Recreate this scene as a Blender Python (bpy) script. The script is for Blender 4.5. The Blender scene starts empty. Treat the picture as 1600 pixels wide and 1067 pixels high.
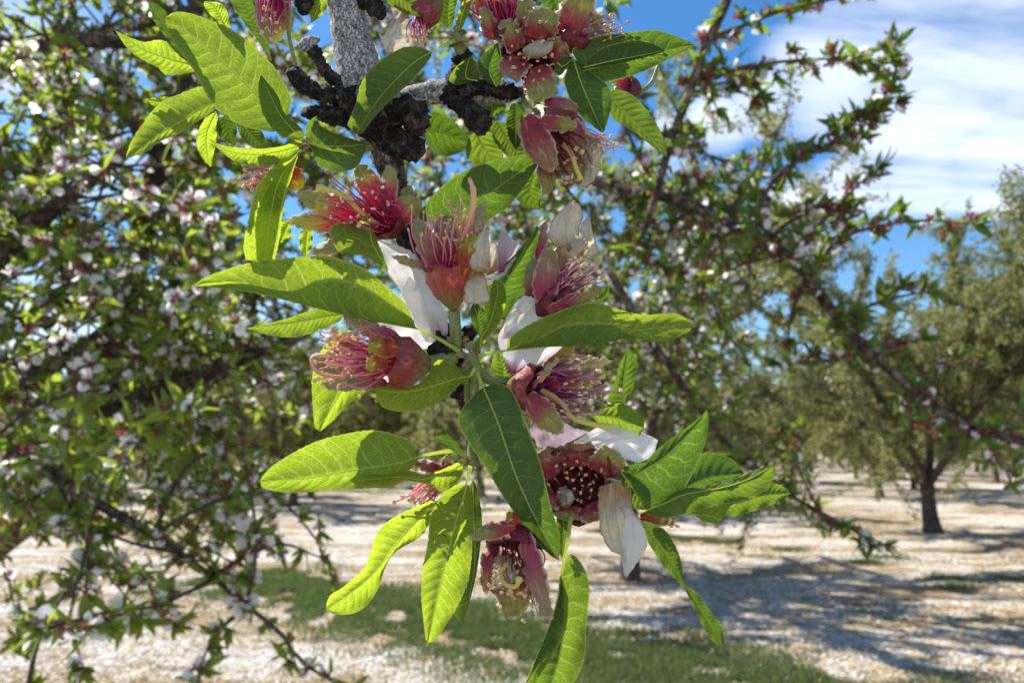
import bpy, math, random
import numpy as np
from mathutils import Vector, Matrix, noise

# ------------------------------------------------------------------ camera, world, sun, exposure
SC = bpy.context.scene
COL = SC.collection
W, H, FPX = 1600.0, 1067.0, 1155.0
CAM = np.array([0.0, 0.0, 1.5])
PITCH = math.radians(8.2)
cd = bpy.data.cameras.new('camera'); cam = bpy.data.objects.new('camera', cd); COL.objects.link(cam)
cam.location = CAM; cam.rotation_euler = (math.pi/2 + PITCH, 0, 0)
cd.lens = 26.0; cd.sensor_width = 36.0; cd.clip_start = 0.01; cd.clip_end = 3000
D0 = 0.15
cd.dof.use_dof = True; cd.dof.focus_distance = D0 + 0.001; cd.dof.aperture_fstop = 30.0
SC.camera = cam
SUN_DIR = np.array([-0.54, 0.31, 0.78]); SUN_DIR /= np.linalg.norm(SUN_DIR)
sun_el = math.asin(SUN_DIR[2]); sun_az = math.atan2(SUN_DIR[0], SUN_DIR[1])
world = bpy.data.worlds.new("World"); SC.world = world; world.use_nodes = True
nt = world.node_tree; nt.nodes.clear()
def N(t, ty, **kw):
    n = t.nodes.new(ty)
    for k, v in kw.items():
        if k in n.inputs: n.inputs[k].default_value = v
        else: setattr(n, k, v)
    return n
def M(t, op, a, b=None, c=None, clamp=False):
    n = t.nodes.new('ShaderNodeMath'); n.operation = op; n.use_clamp = clamp
    for i, x in enumerate((a, b, c)):
        if x is None: continue
        if isinstance(x, (int, float)): n.inputs[i].default_value = x
        else: t.links.new(x, n.inputs[i])
    return n.outputs[0]
def MIX(t, f, a, b):
    n = t.nodes.new('ShaderNodeMix'); n.data_type = 'RGBA'
    for s, x in ((n.inputs[0], f), (n.inputs[6], a), (n.inputs[7], b)):
        if isinstance(x, (int, float)): s.default_value = x
        elif isinstance(x, tuple): s.default_value = (*x[:3], 1)
        else: t.links.new(x, s)
    return n.outputs[2]
def SM(t, x, lo, hi, a=0.0, b=1.0):
    n = t.nodes.new('ShaderNodeMapRange'); n.interpolation_type = 'SMOOTHSTEP'
    t.links.new(x, n.inputs[0])
    for i, v in zip((1, 2, 3, 4), (lo, hi, a, b)): n.inputs[i].default_value = v
    return n.outputs[0]
sky = N(nt, 'ShaderNodeTexSky', sky_type='NISHITA', sun_disc=False, sun_elevation=sun_el, sun_rotation=sun_az,
        air_density=1.0, dust_density=0.25, ozone_density=2.2, altitude=300.0)
tc = N(nt, 'ShaderNodeTexCoord')
sep = N(nt, 'ShaderNodeSeparateXYZ'); nt.links.new(tc.outputs['Generated'], sep.inputs[0])
# cirrus: a flat layer seen in perspective, streaked by stretched noise
zz = M(nt, 'MAXIMUM', M(nt, 'ADD', sep.outputs[2], 0.10), 0.03)
cu = M(nt, 'DIVIDE', sep.outputs[0], zz); cv = M(nt, 'DIVIDE', sep.outputs[1], zz)
comb = N(nt, 'ShaderNodeCombineXYZ'); nt.links.new(cu, comb.inputs[0]); nt.links.new(cv, comb.inputs[1])
mp = N(nt, 'ShaderNodeMapping'); mp.inputs['Rotation'].default_value = (0, 0, math.radians(35)); mp.inputs['Scale'].default_value = (0.75, 2.0, 1)
mp.inputs['Location'].default_value = (0.35, 0.2, 0)
nt.links.new(comb.outputs[0], mp.inputs[0])
n1 = N(nt, 'ShaderNodeTexNoise', Scale=0.85, Detail=7.0, Roughness=0.55, Distortion=0.5); nt.links.new(mp.outputs[0], n1.inputs['Vector'])
def cloud_blob(dx, dz, r, dy=1.0):        # soft region round a direction
    v = np.array([dx, dy, dz]); v = v/np.linalg.norm(v)
    dp = N(nt, 'ShaderNodeVectorMath', operation='DOT_PRODUCT'); nt.links.new(tc.outputs['Generated'], dp.inputs[0]); dp.inputs[1].default_value = tuple(v)
    return SM(nt, dp.outputs['Value'], math.cos(math.radians(r)), math.cos(math.radians(r*0.15)))
def pxdir(x, y):
    v = np.array([(x-800)/1155, 1.0, 0]); zc = -(y-533.5)/1155; c_, s_ = math.cos(PITCH), math.sin(PITCH)
    v = np.array([v[0], c_-s_*zc, s_+c_*zc]); return v[0]/v[1], v[2]/v[1]
cov = cloud_blob(0.62, 1.15, 14)
for x, y, r in ((1330, 70, 9), (1420, 30, 12), (1450, 140, 9), (1560, 60, 10), (1390, 205, 6), (1300, 130, 7), (1700, 0, 12), (1120, 195, 4.5), (1190, 165, 4.5), (1050, 225, 4), (1340, 310, 6), (1440, 290, 6), (1560, 275, 7), (1250, 350, 6), (1150, 420, 6), (1700, 250, 8), (150, 250, 8), (350, 500, 8), (60, 480, 8)):
    a, b = pxdir(x, y); cov = M(nt, 'MAXIMUM', cov, cloud_blob(a, b, r*.85))
for b in ((0.9, 0.9, 20), (-0.9, 0.7, 18), (-0.2, 1.5, 14)):
    cov = M(nt, 'MAXIMUM', cov, cloud_blob(*b))
for b in ((0.9, 0.5, 26, -0.8), (-0.9, 0.6, 24, -0.8), (0.0, 0.5, 22, -1.0), (0.3, 1.2, 18, -1.0)):
    cov = M(nt, 'MAXIMUM', cov, cloud_blob(*b))
dens = SM(nt, M(nt, 'ADD', M(nt, 'MULTIPLY', n1.outputs['Fac'], 2.1), M(nt, 'MULTIPLY', cov, 0.62)), 1.30, 1.98)
dens = M(nt, 'MULTIPLY', dens, 0.88)
hsv = N(nt, 'ShaderNodeHueSaturation', Saturation=1.30, Value=0.92); nt.links.new(sky.outputs[0], hsv.inputs['Color'])
skyc = MIX(nt, dens, hsv.outputs[0], (6.0, 6.4, 7.2))
bg = N(nt, 'ShaderNodeBackground', Strength=0.098); nt.links.new(skyc, bg.inputs[0])
wo = N(nt, 'ShaderNodeOutputWorld'); nt.links.new(bg.outputs[0], wo.inputs[0])
sd = bpy.data.lights.new('sun', 'SUN'); sd.energy = 5.0; sd.angle = math.radians(0.55); sd.color = (1.0, 0.95, 0.87)
so = bpy.data.objects.new('sun', sd); COL.objects.link(so)
so.rotation_euler = Vector(SUN_DIR).to_track_quat('Z', 'Y').to_euler(); so.location = (-3, 2, 6)
SC.view_settings.view_transform = 'Standard'; SC.view_settings.look = 'None'
SC.view_settings.exposure = 1.08; SC.view_settings.gamma = 1.0; SC.view_settings.use_curve_mapping = False
SC.cycles.use_denoising = True
SC.cycles.max_bounces = 8; SC.cycles.transmission_bounces = 6; SC.cycles.diffuse_bounces = 4

# ------------------------------------------------------------------ helpers
cp, sp = math.cos(PITCH), math.sin(PITCH)
RIGHT = np.array([1.0, 0, 0]); FWD = np.array([0, cp, sp]); UP = np.array([0, -sp, cp])
def at(px, py, d):
    px = np.asarray(px, float); py = np.asarray(py, float); d = np.asarray(d, float)
    x = (px - W/2)/FPX*d; z = -(py - H/2)/FPX*d
    return CAM + x[..., None]*RIGHT + d[..., None]*FWD + z[..., None]*UP
UNIT = D0/FPX                     # one hero unit: 0.13 mm
def hero(P):                      # hero units (x, y down, z away) to world
    P = np.asarray(P, float)
    return at(P[..., 0], P[..., 1], D0 + P[..., 2]*UNIT)
def to_px(P):
    q = np.asarray(P) - CAM; d = q@FWD
    return W/2 + FPX*(q@RIGHT)/d, H/2 - FPX*(q@UP)/d, d
rng = np.random.default_rng(7); random.seed(7)

def mesh_np(name, V, F, mats, uv=None, midx=None, smooth=True):
    me = bpy.data.meshes.new(name)
    V = np.asarray(V, np.float32); F = np.asarray(F, np.int32)
    k = F.shape[1]
    me.vertices.add(len(V)); me.vertices.foreach_set('co', V.ravel())
    me.loops.add(F.size); me.loops.foreach_set('vertex_index', F.ravel())
    me.polygons.add(len(F)); me.polygons.foreach_set('loop_start', np.arange(0, F.size, k, dtype=np.int32))
    me.polygons.foreach_set('loop_total', np.full(len(F), k, np.int32))
    if midx is not None: me.polygons.foreach_set('material_index', np.asarray(midx, np.int32))
    if uv is not None:
        for nm, u in uv.items():
            l = me.uv_layers.new(name=nm); l.data.foreach_set('uv', np.asarray(u, np.float32)[F.ravel()].ravel())
    me.update(calc_edges=True)
    if smooth: me.polygons.foreach_set('use_smooth', np.ones(len(F), bool))
    for m in (mats if isinstance(mats, (list, tuple)) else [mats]): me.materials.append(m)
    return me
def link(name, me, parent=None, **props):
    o = bpy.data.objects.new(name, me); COL.objects.link(o)
    if parent is not None:
        o.parent = parent
        o.matrix_parent_inverse = Matrix.Identity(4)
        o.location = tuple(-c for c in root_offset(parent))
    for k, v in props.items(): o[k] = v
    return o
OFFS = {}
def root_offset(o): return OFFS.get(o.name, (0, 0, 0))
def thing(name, loc, label, cat, group=None):
    o = bpy.data.objects.new(name, None); COL.objects.link(o); o.location = tuple(loc); o.empty_display_size = .05
    o['label'] = label; o['category'] = cat
    if group: o['group'] = group
    OFFS[o.name] = tuple(float(c) for c in loc)
    return o
def spline(P, n):
    P = np.asarray(P, float)
    if len(P) == 2:
        t = np.linspace(0, 1, n)[:, None]; return P[0]*(1-t) + P[1]*t
    Q = np.vstack([2*P[0]-P[1], P, 2*P[-1]-P[-2]])
    d = np.r_[0, np.cumsum(np.maximum(np.linalg.norm(np.diff(P[:, :2] if P.shape[1] > 2 else P, axis=0), axis=1), 1e-6))]
    out = []
    for s in np.linspace(0, d[-1], n):
        i = min(max(np.searchsorted(d, s, 'right')-1, 0), len(P)-2); t = (s-d[i])/(d[i+1]-d[i])
        a, b, c, e = Q[i], Q[i+1], Q[i+2], Q[i+3]
        m0 = (c-a)/2; m1 = (e-b)/2
        out.append((2*t**3-3*t**2+1)*b + (t**3-2*t**2+t)*m0 + (-2*t**3+3*t**2)*c + (t**3-t**2)*m1)
    return np.array(out)
def grid_faces(n, m, wrap=False, off=0):
    i, j = np.meshgrid(np.arange(n-1), np.arange(m if wrap else m-1), indexing='ij')
    i = i.ravel(); j = j.ravel(); j2 = (j+1) % m
    return off + np.stack([i*m+j, i*m+j2, (i+1)*m+j2, (i+1)*m+j], 1)
def nz(p, s=1.0): return noise.noise(Vector((p[0]*s, p[1]*s, p[2]*s)))
def tube_np(P, R, m=8, rough=0.0, rings=0.0, seed=0.0, freq=0.12):
    """points (k x 3), radii (k): one closed tapering tube"""
    P = np.asarray(P, float); R = np.asarray(R, float); n = len(P)
    T = np.gradient(P, axis=0); T /= np.linalg.norm(T, axis=1)[:, None] + 1e-12
    up = np.array([0.13, 0.31, 0.94]); A = np.cross(T, up); A /= np.linalg.norm(A, axis=1)[:, None] + 1e-12; B = np.cross(T, A)
    th = np.linspace(0, 2*np.pi, m, endpoint=False)
    L = np.r_[0, np.cumsum(np.linalg.norm(np.diff(P, axis=0), axis=1))]
    V = np.zeros((n, m, 3)); UV = np.zeros((n, m, 2))
    for i in range(n):
        for j in range(m):
            r = R[i]; d = A[i]*math.cos(th[j]) + B[i]*math.sin(th[j])
            if rough:
                q = P[i] + d*r
                r *= 1 + rough*(nz(q + seed, freq)*1.3 + 0.6*nz(q + seed, freq*3.1)) + rings*math.sin(L[i]*0.9 + 2.5*nz(q + seed, freq*.6))
            V[i, j] = P[i] + d*r; UV[i, j] = (L[i]/max(L[-1], 1e-9), j/m)
    V = V.reshape(-1, 3); UV = UV.reshape(-1, 2); F = grid_faces(n, m, True)
    V = np.vstack([V, P[0], P[-1]]); UV = np.vstack([UV, [0, 0], [1, 0]])
    a = len(V)-2; b = len(V)-1; j = np.arange(m)
    c0 = np.stack([(j+1) % m, j, np.full(m, a), np.full(m, a)], 1); c1 = np.stack([(n-1)*m+j, (n-1)*m+(j+1) % m, np.full(m, b), np.full(m, b)], 1)
    tris = np.vstack([c0[:, :3], c1[:, :3]])
    Ft = np.vstack([F[:, [0, 1, 2]], F[:, [0, 2, 3]], tris])
    return V, Ft, UV

# ------------------------------------------------------------------ materials
def mat(name):
    m = bpy.data.materials.new(name); m.use_nodes = True; t = m.node_tree; t.nodes.clear()
    o = t.nodes.new('ShaderNodeOutputMaterial'); return m, t, o
def setc(t, s, x):
    if isinstance(x, tuple): s.default_value = (*x[:3], 1)
    elif isinstance(x, (int, float)): s.default_value = x
    else: t.links.new(x, s)
def surf(t, o, col, tcol=None, tf=0.0, rough=0.5, spec=0.5, height=None, bstr=0.3, bdist=0.0002, sheen=0.0):
    p = t.nodes.new('ShaderNodeBsdfPrincipled'); setc(t, p.inputs['Base Color'], col); setc(t, p.inputs['Roughness'], rough)
    setc(t, p.inputs['Specular IOR Level'], spec)
    if sheen: p.inputs['Sheen Weight'].default_value = sheen; p.inputs['Sheen Roughness'].default_value = 0.5
    if height is not None:
        b = N(t, 'ShaderNodeBump', Strength=bstr, Distance=bdist); t.links.new(height, b.inputs['Height']); t.links.new(b.outputs[0], p.inputs['Normal'])
    out = p.outputs[0]
    if tcol is not None:
        tr = t.nodes.new('ShaderNodeBsdfTranslucent'); setc(t, tr.inputs[0], tcol)
        mx = t.nodes.new('ShaderNodeMixShader'); setc(t, mx.inputs[0], tf); t.links.new(out, mx.inputs[1]); t.links.new(tr.outputs[0], mx.inputs[2]); out = mx.outputs[0]
    t.links.new(out, o.inputs[0])

def leaf_material():
    m, t, o = mat('almond_leaf')
    uv = N(t, 'ShaderNodeUVMap', uv_map='iso'); uvn = N(t, 'ShaderNodeUVMap', uv_map='unit')
    s = N(t, 'ShaderNodeSeparateXYZ'); t.links.new(uv.outputs[0], s.inputs[0])
    sn = N(t, 'ShaderNodeSeparateXYZ'); t.links.new(uvn.outputs[0], sn.inputs[0])
    av = M(t, 'ABSOLUTE', s.outputs[1])
    side = M(t, 'SIGN', s.outputs[1])
    # wobble so that no vein is a ruled line
    w = N(t, 'ShaderNodeTexNoise', Scale=2.2, Detail=2.0); t.links.new(uv.outputs[0], w.inputs['Vector'])
    wob = M(t, 'MULTIPLY', M(t, 'SUBTRACT', w.outputs['Fac'], 0.5), 0.75)
    x = M(t, 'ADD', M(t, 'MULTIPLY', s.outputs[0], 2.7), wob)
    x = M(t, 'SUBTRACT', x, M(t, 'MULTIPLY', av, 1.1)); x = M(t, 'SUBTRACT', x, M(t, 'MULTIPLY', M(t, 'POWER', av, 3.0), 0.65))
    x = M(t, 'ADD', x, M(t, 'MULTIPLY', side, 0.21))
    fr = M(t, 'ABSOLUTE', M(t, 'SUBTRACT', M(t, 'FRACT', x), 0.5))           # 0 on the line
    wd = M(t, 'SUBTRACT', 0.105, M(t, 'MULTIPLY', av, 0.060))
    sec = M(t, 'SUBTRACT', 1.0, M(t, 'DIVIDE', fr, wd), clamp=True)
    def vor(scale, wdt):
        v = N(t, 'ShaderNodeTexVoronoi', feature='DISTANCE_TO_EDGE', Scale=scale); mpn = N(t, 'ShaderNodeVectorMath', operation='ADD')
        w2 = N(t, 'ShaderNodeTexNoise', Scale=5.0); t.links.new(uv.outputs[0], w2.inputs['Vector'])
        sc = N(t, 'ShaderNodeVectorMath', operation='SCALE'); t.links.new(w2.outputs['Color'], sc.inputs[0]); sc.inputs['Scale'].default_value = 0.10
        t.links.new(uv.outputs[0], mpn.inputs[0]); t.links.new(sc.outputs[0], mpn.inputs[1]); t.links.new(mpn.outputs[0], v.inputs['Vector'])
        return M(t, 'SUBTRACT', 1.0, M(t, 'DIVIDE', v.outputs['Distance'], wdt), clamp=True), v
    ter, _ = vor(6.6, 0.075); qua, _ = vor(15.0, 0.10)
    mid = M(t, 'SUBTRACT', 1.0, M(t, 'DIVIDE', av, 0.05), clamp=True)
    vein = M(t, 'MAXIMUM', M(t, 'MAXIMUM', sec, M(t, 'MULTIPLY', ter, 0.64)), M(t, 'MAXIMUM', mid, M(t, 'MULTIPLY', qua, 0.22)))
    edge = SM(t, av, 0.93, 0.99)
    oi = N(t, 'ShaderNodeObjectInfo'); osep = N(t, 'ShaderNodeSeparateColor'); t.links.new(oi.outputs['Color'], osep.inputs[0])
    lit_tone = osep.outputs[0]  # per-leaf tone: own green, with shade painted into the dark leaves
    n = N(t, 'ShaderNodeTexNoise', Scale=3.0, Detail=5.0, Roughness=0.6); t.links.new(uv.outputs[0], n.inputs['Vector'])
    mot = SM(t, n.outputs['Fac'], 0.3, 0.7)
    base = MIX(t, lit_tone, (0.026, 0.080, 0.010), (0.085, 0.165, 0.006))
    base = MIX(t, M(t, 'MULTIPLY', mot, 0.30), base, (0.045, 0.105, 0.006))
    base = MIX(t, M(t, 'MULTIPLY', vein, 0.58), base, MIX(t, lit_tone, (0.20, 0.28, 0.08), (0.40, 0.46, 0.12)))
    base = MIX(t, M(t, 'MULTIPLY', edge, 0.75), base, (0.50, 0.48, 0.14))
    tr = MIX(t, lit_tone, (0.055, 0.175, 0.002), (0.44, 0.62, 0.002))
    tr = MIX(t, M(t, 'MULTIPLY', mot, 0.38), tr, (0.14, 0.26, 0.002))
    tr = MIX(t, M(t, 'MULTIPLY', vein, 0.62), tr, MIX(t, lit_tone, (0.38, 0.50, 0.10), (0.95, 0.95, 0.26)))
    tip = SM(t, sn.outputs[0], 0.965, 1.0)
    tr = MIX(t, M(t, 'MULTIPLY', tip, 0.7), tr, (0.55, 0.22, 0.02)); base = MIX(t, M(t, 'MULTIPLY', tip, 0.7), base, (0.30, 0.13, 0.03))
    sp_ = N(t, 'ShaderNodeTexVoronoi', Scale=3.2, Randomness=1.0); t.links.new(uv.outputs[0], sp_.inputs['Vector'])
    spc = N(t, 'ShaderNodeSeparateColor'); t.links.new(sp_.outputs['Color'], spc.inputs[0])
    spot = M(t, 'MULTIPLY', SM(t, sp_.outputs['Distance'], 0.055, 0.03), SM(t, spc.outputs[0], 0.80, 0.84))
    base = MIX(t, spot, base, (0.22, 0.13, 0.05)); tr = MIX(t, spot, tr, (0.35, 0.20, 0.05))
    h = M(t, 'SUBTRACT', M(t, 'MULTIPLY', M(t, 'SUBTRACT', 1.0, vein), 1.0), M(t, 'MULTIPLY', n.outputs['Fac'], 0.6))
    rough = SM(t, n.outputs['Fac'], 0.25, 0.75, 0.20, 0.42)
    surf(t, o, base, tr, M(t, 'ADD', 0.30, M(t, 'MULTIPLY', lit_tone, 0.27)), rough, 0.52, h, 0.75, 0.00026)
    return m
def simple(name, col, tcol=None, tf=0.4, rough=0.5, spec=0.4, nscale=None, col2=None, nfac=0.5, coord='Object', bump=0.0, bdist=0.0003, sheen=0, rnd=0.0, detail=4.0):
    m, t, o = mat(name); h = None; c = col; tcn = tcol
    if nscale:
        tc_ = N(t, 'ShaderNodeTexCoord'); n = N(t, 'ShaderNodeTexNoise', Scale=nscale, Detail=detail, Roughness=0.6); t.links.new(tc_.outputs[coord], n.inputs['Vector'])
        f = SM(t, n.outputs['Fac'], 0.5-nfac/2, 0.5+nfac/2)
        if col2: c = MIX(t, f, col, col2)
        if bump: h = n.outputs['Fac']
    if rnd:
        oi = N(t, 'ShaderNodeObjectInfo'); hs = N(t, 'ShaderNodeHueSaturation')
        gm = N(t, 'ShaderNodeNewGeometry')
        r = M(t, 'FRACT', M(t, 'ADD', oi.outputs['Random'], gm.outputs['Random Per Island']))
        t.links.new(M(t, 'ADD', 1.0-rnd, M(t, 'MULTIPLY', r, 2*rnd)), hs.inputs['Value'])
        t.links.new(M(t, 'ADD', 0.5-rnd*0.07, M(t, 'MULTIPLY', r, rnd*0.14)), hs.inputs['Hue'])
        setc(t, hs.inputs['Color'], c); c = hs.outputs[0]
    surf(t, o, c, tcn, tf, rough, spec, h, bump, bdist, sheen)
    return m
def ramp_mat(name, c0, c1, split=0.5, soft=0.35, edge=None, eamt=0.6, tf=0.25, tk=1.6, rough=0.55, nsc=18.0, dark=0.35, streak=0.0, uvn='unit', sheen=0.0, bump=0.4):
    """colour that runs from the base (u=0) to the tip (u=1), with a rim, streaks and mottling"""
    m, t, o = mat(name)
    uv = N(t, 'ShaderNodeUVMap', uv_map=uvn); s = N(t, 'ShaderNodeSeparateXYZ'); t.links.new(uv.outputs[0], s.inputs[0])
    n = N(t, 'ShaderNodeTexNoise', Scale=nsc*0.25, Detail=6.0, Roughness=0.65); t.links.new(uv.outputs[0], n.inputs['Vector'])
    st = N(t, 'ShaderNodeTexNoise', Scale=1.0, Detail=3.0); mpn = N(t, 'ShaderNodeMapping'); mpn.inputs['Scale'].default_value = (2.0, 14.0, 1); t.links.new(uv.outputs[0], mpn.inputs[0]); t.links.new(mpn.outputs[0], st.inputs['Vector'])
    u = M(t, 'ADD', s.outputs[0], M(t, 'MULTIPLY', M(t, 'SUBTRACT', n.outputs['Fac'], 0.5), 0.5))
    c = MIX(t, SM(t, u, split-soft, split+soft), c0, c1)
    c = MIX(t, M(t, 'MULTIPLY', SM(t, st.outputs['Fac'], 0.45, 0.7), streak), c, tuple(v*0.35 for v in c0))
    c = MIX(t, M(t, 'MULTIPLY', SM(t, n.outputs['Fac'], 0.45, 0.75), dark), c, tuple(v*0.45 for v in c1))
    n3 = N(t, 'ShaderNodeTexNoise', Scale=2.4, Detail=5.0, Roughness=0.7, Distortion=0.8); t.links.new(uv.outputs[0], n3.inputs['Vector'])
    c = MIX(t, M(t, 'MULTIPLY', SM(t, n3.outputs['Fac'], 0.50, 0.68), dark), c, tuple(min(v*2.0+.04, .85) for v in c1))
    if edge:
        av = M(t, 'ABSOLUTE', s.outputs[1]); e = M(t, 'MAXIMUM', SM(t, av, 0.80, 1.0), SM(t, s.outputs[0], 0.93, 1.0))
        c = MIX(t, M(t, 'MULTIPLY', e, eamt), c, edge)
    hs = N(t, 'ShaderNodeHueSaturation', Value=tk, Saturation=1.1); t.links.new(c, hs.inputs['Color'])
    h = M(t, 'ADD', n.outputs['Fac'], st.outputs['Fac'])
    surf(t, o, c, hs.outputs[0], tf, rough, 0.4, h, bump, 0.0008, sheen)
    return m
def bark(name, c1, c2, scale, ridge, rough=0.85, dist=0.001, thr=(0.4, 0.65)):
    m, t, o = mat(name)
    tcx = N(t, 'ShaderNodeTexCoord'); n = N(t, 'ShaderNodeTexNoise', Scale=scale, Detail=8.0, Roughness=0.7); t.links.new(tcx.outputs['Object'], n.inputs['Vector'])
    v = N(t, 'ShaderNodeTexVoronoi', feature='DISTANCE_TO_EDGE', Scale=scale*1.7); mpn = N(t, 'ShaderNodeMapping'); mpn.inputs['Scale'].default_value = (1, 1, 0.4)
    t.links.new(tcx.outputs['Object'], mpn.inputs[0])
    add = N(t, 'ShaderNodeVectorMath', operation='ADD'); sc = N(t, 'ShaderNodeVectorMath', operation='SCALE'); sc.inputs['Scale'].default_value = 2.0/scale
    t.links.new(n.outputs['Color'], sc.inputs[0]); t.links.new(mpn.outputs[0], add.inputs[0]); t.links.new(sc.outputs[0], add.inputs[1]); t.links.new(add.outputs[0], v.inputs['Vector'])
    cr = SM(t, v.outputs['Distance'], 0.0, 0.10)
    f = M(t, 'MULTIPLY', SM(t, n.outputs['Fac'], *thr), M(t, 'ADD', 0.4, M(t, 'MULTIPLY', cr, 0.6)))
    c = MIX(t, f, c1, c2)
    h = M(t, 'ADD', M(t, 'MULTIPLY', cr, ridge), n.outputs['Fac'])
    surf(t, o, c, None, 0, rough, 0.3, h, 0.9, dist)
    return m
LEAF = leaf_material()
MIDRIB = simple('leaf_midrib', (0.42, 0.50, 0.16), (0.85, 0.92, 0.25), 0.60, 0.4, 0.4)
STEMG = simple('green_stem', (0.15, 0.22, 0.05), (0.35, 0.5, 0.08), 0.25, 0.5, 0.4, 420, (0.30, 0.30, 0.12), 0.4, bump=.6)
BRACT = simple('bud_scale', (0.10, 0.045, 0.02), (0.3, 0.14, 0.05), 0.2, 0.6, 0.3, 700, (0.30, 0.22, 0.10))
BARK_PALE = bark('pale_grey_bark', (0.10, 0.09, 0.085), (0.50, 0.48, 0.47), 750, 1.4, dist=0.0007, thr=(0.30, 0.52))
BARK_DARK = bark('black_spur_bark', (0.012, 0.010, 0.009), (0.17, 0.135, 0.115), 420, 1.8, dist=0.0013, thr=(0.42, 0.75))
BARK_MID = bark('grey_brown_bark', (0.035, 0.028, 0.025), (0.26, 0.22, 0.20), 380, 1.6, dist=0.0011)
BARK_TREE = bark('almond_tree_bark', (0.060, 0.042, 0.032), (0.26, 0.195, 0.155), 26, 1.5, dist=0.012)
BARK_TWIG = bark('twig_bark', (0.07, 0.05, 0.045), (0.20, 0.16, 0.145), 160, 1.0, dist=0.002)

PETAL = ramp_mat('white_petal', (0.72, 0.50, 0.58), (0.84, 0.84, 0.83), 0.10, 0.10, (0.80, 0.78, 0.70), 0.3, 0.42, 1.0, 0.55, 10, 0.03, 0.0, bump=0.5)
PETAL_PINK = ramp_mat('pink_based_petal', (0.42, 0.05, 0.20), (0.84, 0.82, 0.84), 0.16, 0.14, (0.84, 0.80, 0.78), 0.3, 0.42, 1.0, 0.55, 10, 0.06, 0.10, bump=0.5)
PETAL_DRY = ramp_mat('wilted_cream_petal', (0.46, 0.27, 0.11), (0.88, 0.80, 0.62), 0.22, 0.25, (0.44, 0.24, 0.09), 0.75, 0.30, 1.0, 0.65, 26, 0.30, 0.25, bump=1.0)
PETAL_LILAC = ramp_mat('lilac_petal', (0.40, 0.10, 0.25), (0.62, 0.48, 0.55), 0.3, 0.25, (0.7, 0.6, 0.6), 0.4, 0.4, 1.0, 0.6, 20, 0.2, 0.3)
EDGE = (0.62, 0.52, 0.38)
SEP_MAG = ramp_mat('magenta_green_sepal', (0.50, 0.012, 0.11), (0.36, 0.38, 0.10), 0.60, 0.22, EDGE, 0.75, 0.34, 1.7, 0.5, 20, 0.25, 0.45, sheen=0.3)
SEP_PALE = ramp_mat('pale_green_sepal', (0.42, 0.10, 0.13), (0.38, 0.36, 0.17), 0.35, 0.3, EDGE, 0.85, 0.34, 1.5, 0.55, 20, 0.3, 0.3, sheen=0.4)
SEP_RED = ramp_mat('dark_red_sepal', (0.30, 0.008, 0.035), (0.30, 0.17, 0.08), 0.58, 0.3, EDGE, 0.75, 0.22, 1.7, 0.42, 22, 0.5, 0.5, sheen=0.3)
SEP_OLIVE = ramp_mat('olive_red_sepal', (0.36, 0.020, 0.050), (0.30, 0.30, 0.07), 0.50, 0.25, EDGE, 0.75, 0.28, 1.6, 0.42, 22, 0.4, 0.4, sheen=0.3)
SEP_ORANGE = ramp_mat('orange_red_sepal', (0.40, 0.045, 0.015), (0.42, 0.36, 0.04), 0.62, 0.22, (0.5, 0.45, 0.12), 0.6, 0.34, 1.6, 0.45, 26, 0.55, 0.3)
SEP_PURP = ramp_mat('mauve_sepal', (0.34, 0.025, 0.10), (0.32, 0.24, 0.12), 0.55, 0.35, EDGE, 0.8, 0.22, 1.6, 0.5, 22, 0.4, 0.5, sheen=0.3)
CALYX = ramp_mat('red_calyx', (0.20, 0.19, 0.05), (0.38, 0.045, 0.035), 0.36, 0.28, None, 0, 0.12, 1.5, 0.42, 20, 0.75, 0.8)
CALYX_BROWN = ramp_mat('brown_calyx', (0.22, 0.20, 0.05), (0.26, 0.035, 0.035), 0.34, 0.30, None, 0, 0.10, 1.5, 0.42, 24, 0.8, 0.8)
CALYX_DARK = ramp_mat('maroon_calyx', (0.10, 0.008, 0.014), (0.15, 0.010, 0.020), 0.5, 0.3, None, 0, 0.15, 1.6, 0.4, 24, 0.4, 0.4)
FIL_PINK = ramp_mat('pink_filament', (0.62, 0.030, 0.16), (0.80, 0.42, 0.42), 0.50, 0.35, None, 0, 0.35, 1.3, 0.4, 10, 0.0)
FIL_MAG = ramp_mat('magenta_filament', (0.42, 0.008, 0.09), (0.66, 0.16, 0.24), 0.65, 0.3, None, 0, 0.30, 1.5, 0.4, 10, 0.0)
FIL_PURP = ramp_mat('purple_filament', (0.28, 0.015, 0.11), (0.58, 0.28, 0.42), 0.65, 0.3, None, 0, 0.30, 1.5, 0.4, 10, 0.0)
FIL_DARK = ramp_mat('dark_filament', (0.17, 0.008, 0.02), (0.48, 0.17, 0.14), 0.75, 0.3, None, 0, 0.2, 1.5, 0.4, 10, 0.0)
WOOL = simple('woolly_hair', (0.66, 0.58, 0.46), (0.8, 0.7, 0.55), 0.4, 0.7, 0.2)
ANTHER = simple('tan_anther', (0.62, 0.42, 0.18), (0.7, 0.5, 0.2), 0.15, 0.6, 0.3, 2500, (0.78, 0.60, 0.34))
ANTHER_P = simple('peach_anther', (0.72, 0.42, 0.26), (0.8, 0.5, 0.3), 0.15, 0.6, 0.3, 2500, (0.82, 0.62, 0.44))
STYLE_Y = ramp_mat('yellow_style', (0.62, 0.36, 0.14), (0.68, 0.62, 0.16), 0.5, 0.3, None, 0, 0.25, 1.3, 0.45, 10, 0.1)
STYLE_P = ramp_mat('peach_style', (0.66, 0.30, 0.20), (0.76, 0.50, 0.32), 0.5, 0.3, None, 0, 0.25, 1.2, 0.45, 10, 0.1)
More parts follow.
